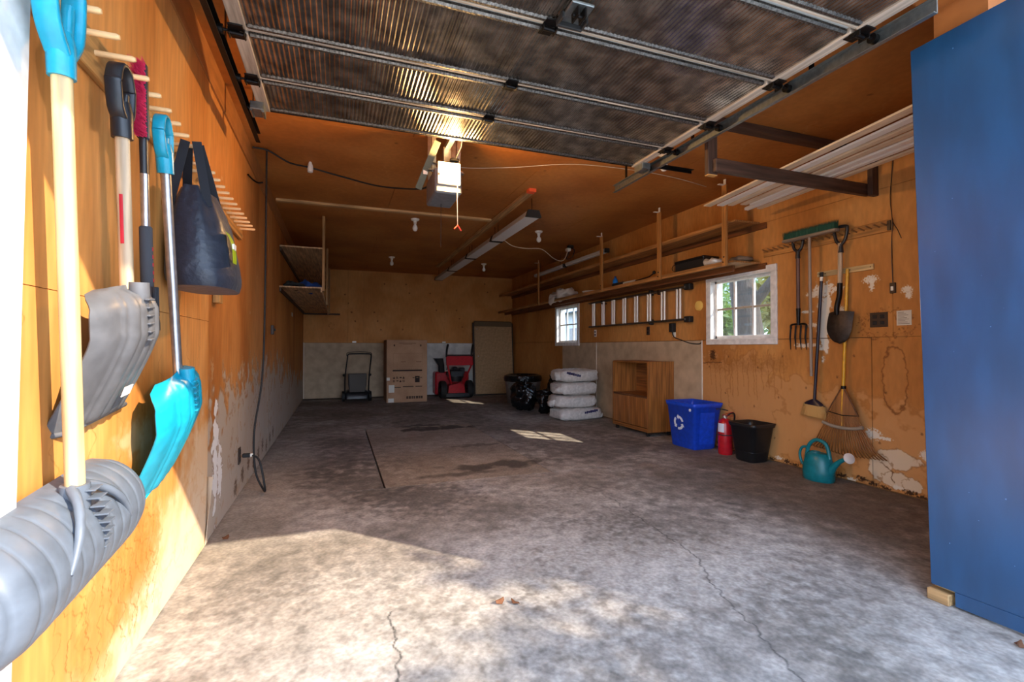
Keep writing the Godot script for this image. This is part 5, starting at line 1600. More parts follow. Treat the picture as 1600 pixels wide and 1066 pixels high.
	part(t, "handle", G.new().tube([P(0.035, 1.545, -0.02), P(0.0, 0.34, 0.01), P(0, 0.26, 0.012)], 0.0115, 12), plastic("yellow_handle", rgb(232, 172, 40), 0.35))
	var apex := P(0.0, 0.575, 0.0)
	for i in 23:
		var u := i / 11.0 - 1.0
		var tip := P(0.015, 0.02 + 0.03 * absf(u), u * 0.305)
		var mid := P(-0.01, 0.31 + 0.0 * u, u * 0.13)
		var top := apex + P(0, -0.02, u * 0.02)
		part(t, "tine", G.new().tube([top, mid, P(-0.002, 0.1, u * 0.24), tip, tip + P(0.022, -0.012, 0.0)], [0.0025, 0.0046, 0.0056, 0.0054, 0.004], 5), bam)
	part(t, "binding_band", G.new().tube(smooth([P(-0.016, 0.27, -0.165), P(-0.018, 0.25, -0.09), P(-0.018, 0.243, 0), P(-0.018, 0.25, 0.09), P(-0.016, 0.27, 0.165)], 5), 0.014, 8), mat("wire_band", rgb(150, 136, 120), 0.6))
	part(t, "cross_wire", G.new().tube([P(-0.012, 0.355, -0.125), P(-0.016, 0.345, 0), P(-0.012, 0.365, 0.125)], 0.004, 6), mats["black_steel"])
	for s in [-1, 1]:
		part(t, "brace", G.new().tube([P(-0.005, 0.57, s * 0.01), P(-0.014, 0.35, s * 0.13)], 0.006, 6), wood("brace_wood", rgb(128, 82, 46), "y"))
	part(t, "collar", G.new().tube([P(0.002, 0.56, -0.002), P(0.002, 0.585, -0.002)], 0.019, 10), mats["black_steel"])


func ell(c: Vector3, rx: float, rd: float, n := 18) -> Array:
	var out := []
	for k in n:
		var a := TAU * k / n
		out.append(c + Vector3(cos(a) * rx, 0, sin(a) * rd))
	return out


# Y-shaped grip seen flat against the right wall
func wall_grip(t: Node, m: Material, h: float, w: float) -> void:
	var hw := w / 2
	var node := Node3D.new()
	node.name = "grip"
	t.add_child(node, true)
	part(node, "loop", G.new().tube(smooth([P(0, -h + 0.02, 0), P(0, -h * 0.6, hw * 0.7), P(0, -0.02, hw), P(0, 0.0, hw * 0.8), P(0, 0.005, 0), P(0, 0.0, -hw * 0.8), P(0, -0.02, -hw), P(0, -h * 0.6, -hw * 0.7), P(0, -h + 0.02, 0)], 4), 0.013, 8), m)
	part(node, "socket", G.new().tube([P(0, -h + 0.03, 0), P(0, -h - 0.04, 0)], [0.016, 0.021], 12), m)


func ring4(x0: float, x1: float, d0: float, d1: float, y: float, r: float, n := 4) -> Array:
	# rounded rectangle
	var out := []
	for c in [[x1 - r, d1 - r, 0.0], [x0 + r, d1 - r, 0.5], [x0 + r, d0 + r, 1.0], [x1 - r, d0 + r, 1.5]]:
		for k in n + 1:
			var a: float = (c[2] + 0.5 * k / n) * PI
			out.append(P(c[0] + cos(a) * r, y, c[1] + sin(a) * r))
	return out


# open-topped tapered bin with a rolled rim; sizes at the bottom and the top
func bin_shell(g: G, b: Array, t: Array, h: float, r: float, th := 0.006) -> G:
	var rings := []
	var lerp4 := func(v: float, off: float, y: float) -> Array:
		return ring4(lerpf(b[0], t[0], v) + off, lerpf(b[1], t[1], v) - off, lerpf(b[2], t[2], v) + off, lerpf(b[3], t[3], v) - off, y, r)
	rings.append(lerp4.call(0.0, 0.012, 0.0))
	rings.append(lerp4.call(0.0, 0.0, 0.012))
	rings.append(lerp4.call(0.9, 0.0, h * 0.9))
	rings.append(lerp4.call(0.9, -0.008, h * 0.905))
	rings.append(lerp4.call(1.0, -0.012, h))
	rings.append(lerp4.call(1.0, th - 0.004, h))
	rings.append(lerp4.call(0.9, th, h * 0.9))
	rings.append(lerp4.call(0.0, th, 0.014))
	return g.loft(rings, true, true, 1, false)


func build_right_floor() -> void:
	# oak cabinet on casters, open above and closed below
	var t := thing("oak_cabinet", "oak veneer cabinet on casters, open shelf above two doors", "cabinet", P(3.745, 0, 5.3), "")
	var oak := wood("oak", rgb(176, 112, 54), "y", 0.45)
	var oakd := wood("oak", rgb(170, 106, 50), "d", 0.45)
	for d in [-0.39, 0.39]:
		var poly := PackedVector2Array([Vector2(-0.19, 0.055), Vector2(0.195, 0.055), Vector2(0.195, 0.925), Vector2(-0.165, 0.925), Vector2(-0.182, 0.918), Vector2(-0.19, 0.9)])
		part(t, "side_panel", G.new().prism(poly, 0.02, P(0, 0, d + 0.01), Basis()), oak)
	part(t, "top_panel", G.new().span(-0.185, 0.195, 0.905, 0.925, -0.38, 0.38, 0.004), oakd)
	part(t, "shelf", G.new().span(-0.18, 0.195, 0.475, 0.495, -0.38, 0.38, 0.002), oakd)
	part(t, "bottom_panel", G.new().span(-0.18, 0.195, 0.06, 0.08, -0.38, 0.38, 0.002), oakd)
	part(t, "back_panel", G.new().span(0.185, 0.193, 0.06, 0.905, -0.3, 0.38), oakd)
	part(t, "plinth", G.new().span(-0.186, -0.17, 0.055, 0.1, -0.38, 0.38, 0.002), oakd)
	for s in [-1, 1]:
		part(t, "door", G.new().span(-0.189, -0.172, 0.108, 0.47, minf(s * 0.002, s * 0.377), maxf(s * 0.002, s * 0.377), 0.003), oak)
	part(t, "carved_edge", G.new().span(-0.19, -0.178, 0.472, 0.498, -0.378, 0.378, 0.003), wood("oak_dark", rgb(120, 72, 36), "d"))
	for x in [-0.15, 0.16]:
		for d in [-0.34, 0.34]:
			part(t, "caster", G.new().tube([P(x - 0.012, 0.025, d), P(x + 0.012, 0.025, d)], 0.025, 14).span(x - 0.018, x + 0.018, 0.03, 0.06, d - 0.018, d + 0.018, 0.003), mats["black_rubber"])
	# blue recycling bin
	t = thing("recycling_bin", "bright blue plastic recycling bin with white chasing arrows", "bin", P(3.715, 0, 4.3))
	var blue := plastic("bin_blue", rgb(28, 78, 214), 0.38)
	part(t, "shell", bin_shell(G.new(), [-0.15, 0.14, -0.185, 0.185], [-0.185, 0.19, -0.235, 0.23], 0.5, 0.03), blue)
	part(t, "panel_relief", G.new().sheet(func(u, v): return P(lerpf(-0.1, 0.09, u) , lerpf(0.06, 0.40, v), -0.1935 - 0.042 * lerpf(0.06, 0.4, v) / 0.45), 2, 2, 0.004), blue)
	var arrows := G.new()
	for i in 3:
		var a0 := i * TAU / 3 + 0.25
		var poly := PackedVector2Array()
		for k in 9:
			var a := a0 + k * 0.17
			poly.append(Vector2(cos(a), sin(a)) * 0.078)
		var ae := a0 + 8 * 0.17
		poly.append(Vector2(cos(ae), sin(ae)) * 0.094)
		poly.append(Vector2(cos(ae + 0.4), sin(ae + 0.4)) * 0.065)
		poly.append(Vector2(cos(ae), sin(ae)) * 0.034)
		for k in 9:
			var a := a0 + (8 - k) * 0.17
			poly.append(Vector2(cos(a), sin(a)) * 0.05)
		arrows.prism(poly, 0.0015, P(-0.171, 0.27, 0.03), Basis(Vector3(0, 0, 1), Vector3(-0.077, 0.997, 0), Vector3(-0.997, -0.077, 0)))
	part(t, "recycling_symbol", arrows, mat("print_white", rgb(214, 222, 236), 0.5), "white chasing arrows symbol")
	part(t, "round_sticker", G.new().lathe(P(-0.187, 0.43, -0.17), [Vector2(0.0, 0.004), Vector2(0.016, 0.004), Vector2(0.016, 0.0)], 16, Basis(Vector3(0, 0, 1), Vector3(-1, 0, 0), Vector3(0, -1, 0))), mats["print_white"], "small round white sticker")
	# fire extinguisher
	t = thing("fire_extinguisher", "red fire extinguisher standing between the blue and black bins", "extinguisher", P(3.765, 0, 3.885))
	part(t, "cylinder", G.new().lathe(Vector3.ZERO, [Vector2(0, 0), Vector2(0.066, 0), Vector2(0.07, 0.012), Vector2(0.07, 0.31), Vector2(0.06, 0.345), Vector2(0.035, 0.362), Vector2(0.02, 0.37), Vector2(0, 0.37)], 24), plastic("extinguisher_red", rgb(190, 28, 40), 0.25))
	part(t, "band", G.new().lathe(P(0, 0.195, 0), [Vector2(0.071, 0), Vector2(0.0715, 0.005), Vector2(0.071, 0.012)], 24), mats["black_rubber"])
	part(t, "label", G.new().sheet(func(u, v): return P(0.0708 * cos(2.6 + u * 1.2), 0.23 + 0.09 * v, 0.0708 * sin(2.6 + u * 1.2)), 8, 2, 0.0005), mats["print_white"])
	part(t, "valve", G.new().lathe(P(0, 0.36, 0), [Vector2(0.022, 0), Vector2(0.022, 0.03), Vector2(0.014, 0.04), Vector2(0, 0.04)], 12), mats["aluminium"])
	part(t, "gauge", G.new().ball(P(-0.02, 0.385, -0.015), Vector3(0.014, 0.014, 0.01), 10, 6), mats["porcelain"])
	part(t, "lever", G.new().bar(P(-0.01, 0.4, 0.02), P(0.02, 0.44, -0.08), 0.02, 0.005).bar(P(-0.01, 0.395, 0.02), P(0.02, 0.4, -0.085), 0.02, 0.005), mats["extinguisher_red"])
	part(t, "carry_handle", G.new().tube(smooth([P(0.01, 0.45, -0.03), P(-0.03, 0.46, 0.03), P(-0.06, 0.455, 0.06)], 4), 0.006, 6), mats["black_rubber"])
	part(t, "hose", G.new().tube(smooth([P(0.0, 0.39, -0.02), P(0.03, 0.43, -0.06), P(0.075, 0.4, -0.05), P(0.082, 0.3, -0.03), P(0.082, 0.18, -0.02)], 5), 0.009, 8), mats["black_rubber"])
	# black waste bin
	t = thing("waste_bin", "black plastic waste bin standing against the stained wall", "bin", P(3.79, 0, 3.56))
	part(t, "shell", bin_shell(G.new(), [-0.115, 0.1, -0.1, 0.12], [-0.145, 0.14, -0.145, 0.165], 0.37, 0.045), plastic("bin_black", rgb(30, 31, 33), 0.42))
	part(t, "step_line", G.new().tube(ring4(-0.123, 0.108, -0.11, 0.128, 0.1, 0.045) + [ring4(-0.123, 0.108, -0.11, 0.128, 0.1, 0.045)[0]], 0.004, 5), mats["bin_black"])
	# watering can
	t = thing("watering_can", "teal plastic watering can with a white sprinkler head", "watering can", P(3.755, 0, 2.86))
	var can := plastic("can_teal", rgb(12, 122, 132), 0.38)
	var rings := []
	for s in [[0.0, 0.085, 0.115], [0.012, 0.094, 0.125], [0.08, 0.096, 0.127], [0.16, 0.086, 0.112], [0.2, 0.075, 0.098], [0.215, 0.06, 0.085], [0.225, 0.045, 0.07]]:
		rings.append(ell(P(0, s[0], 0.0), s[1], s[2], 28))
	part(t, "body", G.new().loft(rings), can)
	part(t, "fill_opening", G.new().lathe(P(0, 0.215, 0.03), [Vector2(0.0, 0.004), Vector2(0.032, 0.004), Vector2(0.034, 0.016), Vector2(0.04, 0.016), Vector2(0.042, 0.0)], 18), can)
	part(t, "top_handle", G.new().tube(smooth([P(0, 0.16, 0.11), P(0, 0.27, 0.085), P(0, 0.325, 0.03), P(0, 0.325, -0.03), P(0, 0.29, -0.075), P(0, 0.19, -0.1)], 5), 0.015, 10), can)
	part(t, "rear_handle", G.new().tube(smooth([P(0, 0.255, 0.095), P(0, 0.245, 0.145), P(0, 0.19, 0.17), P(0, 0.12, 0.155), P(0, 0.09, 0.12)], 5), 0.011, 8), can)
	part(t, "spout", G.new().tube(smooth([P(0, 0.07, -0.09), P(-0.005, 0.14, -0.135), P(-0.01, 0.195, -0.19), P(-0.012, 0.225, -0.24)], 4), [0.036, 0.034, 0.031, 0.028, 0.025, 0.023, 0.021, 0.019, 0.018, 0.017, 0.016, 0.015, 0.015], 12), can)
	var ax := P(-0.35, 0.35, -0.87).normalized()
	var bx := ax.cross(Vector3.UP).normalized()
	part(t, "sprinkler_head", G.new().lathe(P(-0.012, 0.225, -0.24), [Vector2(0.015, -0.005), Vector2(0.02, 0.01), Vector2(0.042, 0.032), Vector2(0.042, 0.038), Vector2(0.03, 0.044), Vector2(0.0, 0.046)], 18, Basis(bx, ax, bx.cross(ax))), mat("sprinkler_white", rgb(226, 214, 204), 0.5))


# ---------------------------------------------------------------- far end and small wall things
func build_back_things() -> void:
	var nz := FastNoiseLite.new()
	nz.seed = 4
	# stacked white sacks
	var poly := mat("woven_sack", rgb(214, 208, 202), 0.55, 0.0, {"tex": grain("scuff", 0.02, 0.86, 1.04), "tri": Vector3(3, 3, 3), "bump": grain("foil", 0.015, 0.55, 1.1), "bump_cm": 0.8})
	var lab := ["white woven sack with dark print at the bottom of the pile", "white woven sack, second from the bottom of the pile", "white woven sack, second from the top of the pile", "white woven sack with dark print on top of the pile"]
	for i in 4:
		var t := thing("filled_sack", lab[i], "sack", P(3.42 + [0.03, -0.03, 0.0, 0.01][i], [0.0, 0.194, 0.388, 0.582][i], 6.6), "pile of white sacks against the wall", Basis(Vector3.UP, [0.1, -0.12, 0.05, 0.08][i]))
		nz.seed = 40 + i
		part(t, "sack_body", G.new().pillow(Vector3(0, 0.092, 0), Vector3([0.37, 0.34, 0.325, 0.33][i], 0.093, 0.24), 0.42, nz, 0.03, 1300.0, 40, 18), poly)
		part(t, "tied_end", G.new().pillow(Vector3(-0.345 if i else 0.37, 0.08, 0.08), Vector3(0.05, 0.06, 0.09), 0.9, nz, 0.06, 900.0, 16, 10), poly)
		if i == 0 or i == 3:
			var g := G.new()
			for k in 7:
				var x := (0.02 if i == 0 else -0.26) + k * 0.035
				g.box(P(x, 0.14 - k * 0.008 if i == 3 else 0.12 + k * 0.004, -0.246 + 0.006 * absf(x)), Vector3(0.026, 0.03 + 0.008 * (k % 2), 0.02), 0.002, Basis(Vector3(0, 0, 1), -0.2))
			part(t, "dark_print", g, mat("sack_ink", rgb(52, 50, 92), 0.6), "dark printed lettering")
	# black rubbish bags
	var bagm := mat("rubbish_plastic", rgb(16, 17, 20), 0.22, 0.0, {"bump": grain("foil", 0.015, 0.55, 1.1), "tri": Vector3(3, 3, 3), "bump_cm": 2.0})
	var bag := func(nm: String, label: String, at: Vector3, r: Vector3, sd: int) -> void:
		nz.seed = sd
		var t := thing(nm, label, "rubbish bag", at, "black rubbish bags beside the tub")
		part(t, "bag_body", G.new().pillow(Vector3(0, r.y, 0), r, 0.8, nz, 0.16, 360.0, 40, 22), bagm)
		part(t, "knot", G.new().pillow(Vector3(0.03, r.y * 2.0, 0), Vector3(0.05, 0.07, 0.05), 1.0, nz, 0.08, 900.0, 16, 10), bagm)
	bag.call("rubbish_bag", "shiny black rubbish bag slumped on the floor in front of the grey tub", P(3.08, 0.012, 7.8), Vector3(0.2, 0.22, 0.22), 71)
	bag.call("rubbish_bag", "black rubbish bag lying between the slumped bag and the white sacks", P(3.32, 0.012, 7.36), Vector3(0.19, 0.17, 0.18), 72)
	bag.call("rubbish_bag", "tall black rubbish bag standing against the wall behind the white sacks", P(3.72, 0.012, 7.8), Vector3(0.16, 0.3, 0.2), 73)
	# grey tub lined with a black bag
	var t := thing("grey_tub", "round grey tub lined with a black bag near the end wall", "tub", P(3.48, 0, 8.9))
	part(t, "tub_wall", G.new().lathe(Vector3.ZERO, [Vector2(0.0, 0.0), Vector2(0.31, 0.0), Vector2(0.36, 0.46), Vector2(0.375, 0.47), Vector2(0.37, 0.49), Vector2(0.345, 0.48), Vector2(0.3, 0.02), Vector2(0, 0.02)], 32), plastic("tub_grey", rgb(120, 116, 112), 0.5))
	nz.seed = 90
	part(t, "bag_liner", G.new().lathe(Vector3.ZERO, [Vector2(0.372, 0.43), Vector2(0.384, 0.49), Vector2(0.37, 0.54), Vector2(0.3, 0.565), Vector2(0.2, 0.5), Vector2(0.0, 0.42)], 32), bagm)
	# leaning slab door
	t = thing("leaning_panel", "tan slab panel with a dark edge strip leaning upright against the end wall", "panel", P(3.42, 0, 10.52), "", Basis(Vector3(1, 0, 0), -0.085))
	part(t, "slab", G.new().span(-0.46, 0.46, 0.03, 1.66, 0.0, 0.035, 0.004), plastic("tan_slab", rgb(176, 140, 98), 0.6))
	part(t, "top_band", G.new().span(-0.47, 0.46, 1.58, 1.72, -0.008, 0.045, 0.02), mat("olive_band", rgb(96, 78, 52), 0.7))
	part(t, "edge_strip", G.new().span(-0.5, -0.458, 0.0, 1.68, -0.006, 0.042, 0.006).span(0.458, 0.485, 0.0, 1.68, -0.006, 0.042, 0.006), mat("dark_edge", rgb(44, 34, 26), 0.6))
	part(t, "bottom_edge", G.new().span(-0.46, 0.46, 0.0, 0.03, -0.004, 0.04, 0.003), mats["dark_edge"])
	part(t, "latch", G.new().ball(P(-0.4, 1.53, -0.01), Vector3(0.012, 0.012, 0.012), 8, 6).ball(P(-0.38, 0.9, -0.005), Vector3(0.012, 0.012, 0.012), 8, 6), mats["aluminium"])
	# large printed carton
	var cv := Canvas.new(0.805, 1.26, 320.0)
	cv.fill(rgb(168, 128, 98), rgb(178, 138, 106), rgb(186, 146, 114), cv.layer(81, 2.0, 3), cv.layer(82, 40.0, 2), 0.04)
	var ink := rgb(48, 32, 24)
	var faint := rgb(140, 102, 76)
	cv.rect(0.24, 0.07, 0.58, 0.085, faint)
	cv.rect(0.32, 0.095, 0.5, 0.105, faint)
	for p in [[0.14, 0.1], [0.66, 0.1]]:
		cv.rect(p[0], p[1], p[0] + 0.025, p[1] + 0.04, ink, 0.8)
	# faint outline drawing
	for r in [[0.13, 0.28, 0.7, 0.284], [0.13, 0.55, 0.7, 0.554], [0.13, 0.28, 0.134, 0.55], [0.7, 0.28, 0.704, 0.55], [0.25, 0.3, 0.253, 0.52], [0.4, 0.3, 0.403, 0.54], [0.55, 0.3, 0.553, 0.53], [0.28, 0.44, 0.38, 0.46], [0.58, 0.44, 0.69, 0.46]]:
		cv.rect(r[0], r[1], r[2], r[3], faint, 0.8)
	cv.rect(0.12, 0.61, 0.7, 0.64, ink)
	for i in 12:
		cv.rect(0.2 + i * 0.035, 0.585, 0.222 + i * 0.035, 0.595, faint)
	# handling marks
	for i in 4:
		for j in 2:
			var x := 0.13 + i * 0.062
			var y := 0.745 + j * 0.065
			if (i + j) % 3 == 0:
				cv.rect(x, y + 0.02, x + 0.035, y + 0.045, ink, 0.9)
				cv.rect(x + 0.012, y, x + 0.022, y + 0.02, ink, 0.9)
			elif (i + j) % 3 == 1:
				cv.rect(x, y, x + 0.012, y + 0.045, ink, 0.9)
				cv.rect(x + 0.02, y, x + 0.035, y + 0.012, ink, 0.9)
				cv.rect(x + 0.02, y + 0.02, x + 0.035, y + 0.045, ink, 0.7)
			else:
				cv.rect(x, y + 0.01, x + 0.04, y + 0.03, ink, 0.85)
	cv.rect(0.56, 0.74, 0.65, 0.865, ink)
	cv.rect(0.585, 0.765, 0.625, 0.775, rgb(178, 138, 106))
	cv.rect(0.51, 0.765, 0.55, 0.775, ink)
	cv.rect(0.66, 0.765, 0.7, 0.775, ink)
	for r in [[0.15, 0.95, 0.28], [0.32, 0.94, 0.53], [0.57, 0.94, 0.7]]:
		cv.rect(r[0], r[1], r[2], r[1] + 0.018, ink, 0.8)
	# heavy lettering at the lower edge, too worn to read
	var x0 := 0.39
	for wd in [0.036, 0.044, 0.03, 0.032, 0.05, 0.03, 0.036]:
		cv.rect(x0, 1.142, x0 + wd, 1.192, ink, 0.8)
		cv.rect(x0 + wd * 0.4, 1.16, x0 + wd * 0.6, 1.172, rgb(110, 80, 60), 0.8)
		x0 += wd + 0.011
	t = thing("cardboard_box", "tall brown cardboard appliance box with dark print by the end wall", "box", P(1.31, 0, 9.73))
	var front := G.new()
	front.map(P(-0.4025, 1.26, 0), Vector3(1 / 0.805, 0, 0), Vector3(0, -1 / 1.26, 0))
	front.span(-0.4, 0.4, 0.003, 1.25, 0.0, 0.006, 0.001)
	part(t, "front_panel", front, mat("carton_print", Color.WHITE, 0.8, 0.0, {"tex": cv.tex()}))
	part(t, "carton", G.new().span(-0.4, 0.4, 0.0, 1.25, 0.006, 0.64, 0.003), mat("carton", rgb(150, 112, 84), 0.85))
	for s in [[-0.4, 0.44, 0.06, 0.06], [-0.36, 0.2, 0.11, 0.15], [-0.37, 0.005, 0.11, 0.08]]:
		part(t, "paper_label", G.new().span(s[0], s[0] + s[2], s[1], s[1] + s[3], -0.002, 0.0), mats["paper"])
	# lawn mower seen from behind
	t = thing("lawn_mower", "dark push lawn mower with a grey grass bag parked at the end wall", "lawn mower", P(0.37, 0, 10.2))
	var bl: Material = mats["black_steel"]
	part(t, "deck", G.new().loft([ring4(-0.24, 0.24, 0.0, 0.5, 0.05, 0.06), ring4(-0.24, 0.24, 0.0, 0.5, 0.17, 0.06), ring4(-0.17, 0.17, 0.08, 0.42, 0.22, 0.06)]), mats["black_plastic"])
	part(t, "engine", G.new().span(-0.11, 0.11, 0.21, 0.36, 0.16, 0.36, 0.03), mats["black_rubber"])
	for s in [[-0.26, 0.06, 0.1], [0.26, 0.06, 0.1], [-0.26, 0.44, 0.09], [0.26, 0.44, 0.09]]:
		part(t, "wheel", G.new().tube([P(s[0] - 0.025, s[2], s[1]), P(s[0] + 0.025, s[2], s[1])], s[2], 18).tube([P(s[0] - 0.028, s[2], s[1]), P(s[0] + 0.028, s[2], s[1])], s[2] * 0.45, 12), mats["black_rubber"])
	part(t, "handle_bar", G.new().tube(smooth([P(-0.23, 0.15, 0.1), P(-0.23, 0.5, 0.0), P(-0.19, 0.88, -0.1), P(-0.18, 0.95, -0.12), P(-0.12, 0.97, -0.12), P(0.2, 0.97, -0.12), P(0.26, 0.95, -0.12), P(0.265, 0.88, -0.1), P(0.235, 0.5, 0.0), P(0.23, 0.15, 0.1)], 4), 0.014, 8), mats["black_rubber"])
	part(t, "control_bail", G.new().tube(smooth([P(-0.19, 0.9, -0.1), P(-0.17, 1.0, -0.14), P(0.24, 1.0, -0.14), P(0.26, 0.9, -0.1)], 4), 0.006, 6), bl)
	part(t, "clamp_knob", G.new().ball(P(-0.25, 0.54, 0.0), Vector3(0.03, 0.03, 0.03), 8, 6).ball(P(0.25, 0.54, 0.0), Vector3(0.03, 0.03, 0.03), 8, 6), mats["black_rubber"])
	part(t, "grass_bag", G.new().loft([ring4(-0.15, 0.15, -0.1, 0.1, 0.2, 0.04), ring4(-0.17, 0.18, -0.13, 0.1, 0.35, 0.05), ring4(-0.175, 0.185, -0.12, 0.05, 0.55, 0.04), ring4(-0.17, 0.18, -0.1, 0.02, 0.57, 0.03)]), mat("grass_bag", rgb(96, 92, 88), 0.85))
	# snow blower seen from behind
	t = thing("snow_blower", "red snow blower with black tyres and chute parked at the end wall", "snow blower", P(2.43, 0, 10.0))
	var red := plastic("blower_red", rgb(186, 22, 34), 0.3)
	part(t, "auger_housing", G.new().span(-0.42, 0.34, 0.06, 0.56, 0.4, 0.72, 0.03), red)
	part(t, "chassis", G.new().prism(PackedVector2Array([Vector2(-0.19, 0.1), Vector2(0.19, 0.1), Vector2(0.17, 0.26), Vector2(0.05, 0.33), Vector2(-0.17, 0.28)]), -0.3, P(-0.02, 0.0, 0.06)), red)
	part(t, "drive_cover", G.new().span(-0.26, 0.26, 0.03, 0.12, 0.04, 0.4, 0.01), mats["black_plastic"])
	for s in [-1, 1]:
		var x: float = s * 0.27 + (-0.03 if s < 0 else 0.02)
		part(t, "tyre", G.new().lathe(P(x - 0.065, 0.19, 0.2), [Vector2(0.09, 0.0), Vector2(0.17, 0.0), Vector2(0.19, 0.025), Vector2(0.19, 0.105), Vector2(0.17, 0.13), Vector2(0.09, 0.13)], 26, Basis(Vector3(0, 1, 0), Vector3(1, 0, 0), Vector3(0, 0, -1))), mats["black_rubber"])
		part(t, "wheel_hub", G.new().tube([P(x - 0.04, 0.19, 0.2), P(x + 0.04, 0.19, 0.2)], 0.095, 18), red)
		part(t, "handle_strut", G.new().bar(P(s * 0.13, 0.3, 0.12), P(s * 0.26, 0.74, -0.12), 0.035, 0.02, Vector3(0, 0, 1), 0.004), red)
		part(t, "hand_grip", G.new().tube([P(s * 0.27 - 0.01, 0.9, -0.08), P(s * 0.27 - 0.02, 1.05, -0.17), P(s * 0.27 - 0.015, 1.16, -0.25)], [0.018, 0.022, 0.024], 10), mats["black_rubber"])
	part(t, "control_panel", G.new().bar(P(0, 0.72, -0.12), P(0, 0.92, -0.08), 0.58, 0.03, Vector3(0, 0, 1), 0.008), red)
	part(t, "panel_edge", G.new().tube([P(-0.29, 0.93, -0.09), P(0.3, 0.93, -0.09)], 0.018, 8), mats["black_rubber"])
	part(t, "engine", G.new().span(-0.17, 0.16, 0.42, 0.62, 0.12, 0.42, 0.04).lathe(P(-0.02, 0.36, 0.2), [Vector2(0.0, 0), Vector2(0.13, 0.0), Vector2(0.15, 0.05), Vector2(0.15, 0.12), Vector2(0, 0.12)], 20).span(-0.09, 0.03, 0.6, 0.68, 0.16, 0.34, 0.03).span(0.06, 0.18, 0.52, 0.66, 0.14, 0.3, 0.02), mats["black_plastic"])
	part(t, "fuel_cap", G.new().lathe(P(-0.2, 0.58, 0.2), [Vector2(0, 0.03), Vector2(0.035, 0.03), Vector2(0.04, 0.0)], 12), mats["porcelain"])
	part(t, "discharge_chute", G.new().loft([ring4(-0.33, -0.2, 0.42, 0.55, 0.5, 0.03), ring4(-0.35, -0.22, 0.38, 0.52, 0.7, 0.03), ring4(-0.46, -0.26, 0.3, 0.5, 0.86, 0.03)]), mats["black_plastic"])
	part(t, "gear_rod", G.new().tube([P(-0.24, 0.84, -0.08), P(-0.2, 0.5, 0.3)], 0.009, 6), bl)
	part(t, "axle", G.new().tube([P(-0.26, 0.19, 0.2), P(0.26, 0.19, 0.2)], 0.014, 8), bl)


func outlet(nm: String, label: String, at: Vector3, dark: bool, w := 0.07, side := -1.0) -> void:
	var t := thing(nm, label, "outlet", at)
	part(t, "plate", G.new().span(minf(0, side * 0.007), maxf(0, side * 0.007), -0.057, 0.057, -w / 2, w / 2, 0.002), mats["brown_plate"] if dark else mats["porcelain"])
	var n := 2 if w > 0.1 else 1
	for k in n:
		var d := 0.0 if n == 1 else (k - 0.5) * 0.055
		for y in [-0.024, 0.024]:
			part(t, "receptacle", G.new().span(minf(side * 0.006, side * 0.011), maxf(side * 0.006, side * 0.011), y - 0.014, y + 0.014, d - 0.016, d + 0.016, 0.003), mats["black_rubber"])


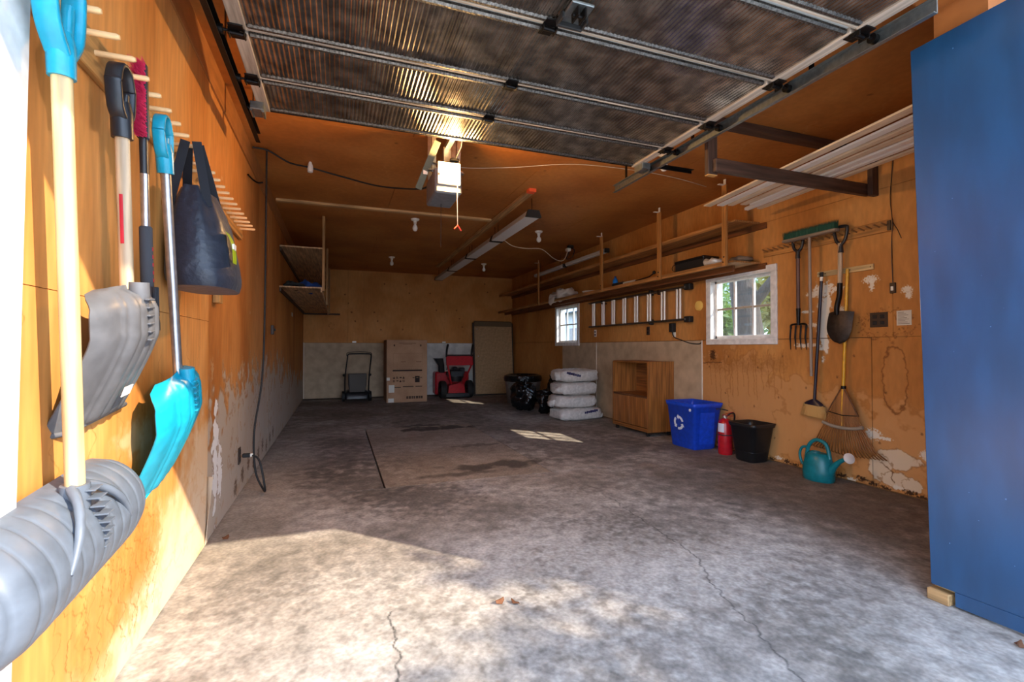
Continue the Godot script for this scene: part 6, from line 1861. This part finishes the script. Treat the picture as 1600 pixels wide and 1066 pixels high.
func build_small() -> void:
	# blue leaf standing at the edge of the opening
	var t := thing("blue_door_leaf", "tall glossy blue painted door leaf standing at the edge of the opening", "door", P(2.465, 0.0, 0.98), "", Basis(Vector3(1, 0, 0), -0.024))
	var blue := mat("blue_gloss", rgb(20, 68, 108), 0.3, 0.0, {"spec": 0.6, "tex": grain("scuff", 0.02, 0.86, 1.04), "tri": Vector3(1.5, 0.4, 1.5), "bump": grain("wood", 0.02, 0.62, 1.06), "bump_cm": 0.06, "coat": 0.8})
	part(t, "slab", G.new().span(-0.02, 0.02, 0.075, 2.46, -0.4, 0.365, 0.003), blue)
	part(t, "toe_strip", G.new().span(-0.018, 0.018, 0.014, 0.075, -0.4, 0.28, 0.002), blue)
	var rng := RandomNumberGenerator.new()
	rng.seed = 31
	var chips := G.new()
	for i in 24:
		var s := rng.randf_range(0.0015, 0.004)
		chips.box(P(-0.0203, rng.randf_range(0.12, 2.4), rng.randf_range(-0.38, 0.35)), Vector3(0.0006, s * rng.randf_range(0.6, 2.0), s))
	part(t, "paint_chips", chips, mat("chip", rgb(96, 132, 170), 0.7)).set_meta("kind", "stuff")
	single("packing_block", G.new().span(-0.03, 0.03, 0.0, 0.048, -0.03, 0.05, 0.003), wood("block_pine", rgb(206, 160, 106), "d"), "small raw wooden block under the corner of the blue door leaf", "wood block", P(2.462, 0.001, 1.305))
	# outlets, switch, note
	outlet("double_outlet", "dark double outlet plate above the tall rusty stain ring", P(RX - 0.0005, 1.315, 2.5), true, 0.13)
	outlet("wall_socket", "cream outlet plate on the wall beside the far window", P(RX - 0.0005, 1.33, 6.84), false)
	outlet("wall_socket", "dark outlet plate on the wall under the middle of the ladder", P(RX - 0.0005, 1.325, 5.43), true)
	var nt := Canvas.new(0.1, 0.11, 900.0)
	nt.rect(0, 0, 0.1, 0.11, rgb(206, 196, 178))
	for i in 9:
		nt.rect(0.01, 0.012 + i * 0.0105, 0.05 + 0.04 * fmod(i * 0.37, 1.0), 0.016 + i * 0.0105, rgb(120, 108, 96), 0.8)
	var g := G.new()
	g.map(P(0, 0.055, 0.05), Vector3(0, 0, 10.0), Vector3(0, -1 / 0.11, 0))
	g.span(-0.002, 0.0, -0.055, 0.055, -0.05, 0.05)
	single("paper_note", g, mat("note_print", Color.WHITE, 0.8, 0.0, {"tex": nt.tex()}), "small printed paper notice on the wall beside the double outlet", "notice", P(RX - 0.0005, 1.32, 2.325))
	t = thing("door_button", "small dark door button with a white push on a thin wire", "switch", P(RX - 0.0005, 1.55, 2.395))
	part(t, "case", G.new().span(-0.015, 0, -0.04, 0.04, -0.02, 0.02, 0.003), mats["brown_plate"])
	part(t, "button", G.new().span(-0.02, -0.014, -0.02, 0.012, -0.009, 0.009, 0.002), mats["porcelain"])
	part(t, "wire", G.new().tube(smooth([P(-0.008, 0.04, 0), P(-0.01, 0.3, 0.005), P(-0.022, 0.5, -0.01), P(-0.01, 0.7, 0.01), P(-0.006, 1.0, -0.01), P(-0.004, CH - 1.56, 0.0)], 4), 0.003, 5), mats["brown_plate"])
	part(t, "wire_tail", G.new().tube([P(-0.022, 0.5, -0.01), P(-0.03, 0.43, -0.05), P(-0.03, 0.36, -0.075)], 0.003, 5), mats["brown_plate"])
	single("wall_disc", G.new().lathe(Vector3.ZERO, [Vector2(0, 0.025), Vector2(0.03, 0.025), Vector2(0.055, 0.018), Vector2(0.06, 0.0)], 24, Basis(Vector3(0, 0, 1), Vector3(-1, 0, 0), Vector3(0, -1, 0))), mat("cream_disc", rgb(246, 206, 110), 0.25), "round yellow dome on the wall between ladder and near window", "wall light", P(RX - 0.0005, 1.585, 4.46))
	# charger with cord under the ladder foot
	t = thing("plug_charger", "black charger plugged into the wall with a cord running to the window", "charger", P(RX - 0.0005, 1.34, 4.9))
	part(t, "case", G.new().span(-0.06, 0.0, -0.05, 0.06, -0.035, 0.035, 0.006), mats["black_rubber"])
	part(t, "plate", G.new().span(-0.006, 0, -0.11, -0.05, -0.03, 0.03, 0.002), mats["porcelain"])
	part(t, "cord", G.new().tube(smooth([P(-0.03, -0.05, 0.0), P(-0.03, -0.11, -0.03), P(-0.02, -0.15, -0.15), P(-0.014, -0.19, -0.3), P(-0.014, -0.2, -0.44), P(-0.012, -0.185, -0.48)], 5), 0.006, 6), mats["black_rubber"])
	# little white clips where the boards meet on the end wall
	for x in [0.33, 2.28]:
		single("wall_clip", G.new().span(-0.04, 0.04, 0.0, 0.035, -0.02, 0.0, 0.004), mats["porcelain"], "small white clip on the end wall above the " + ("lawn mower" if x < 1 else "snow blower"), "clip", P(x, 1.2, BD - 0.0005))
	# label scraps under the far shelf
	single("paper_scrap", G.new().span(0, 0.002, -0.03, 0.03, -0.12, 0.1), mats["paper"], "torn white paper scrap on the wall under the far shelf", "paper", P(LX - 0.003, 1.62, 8.3))
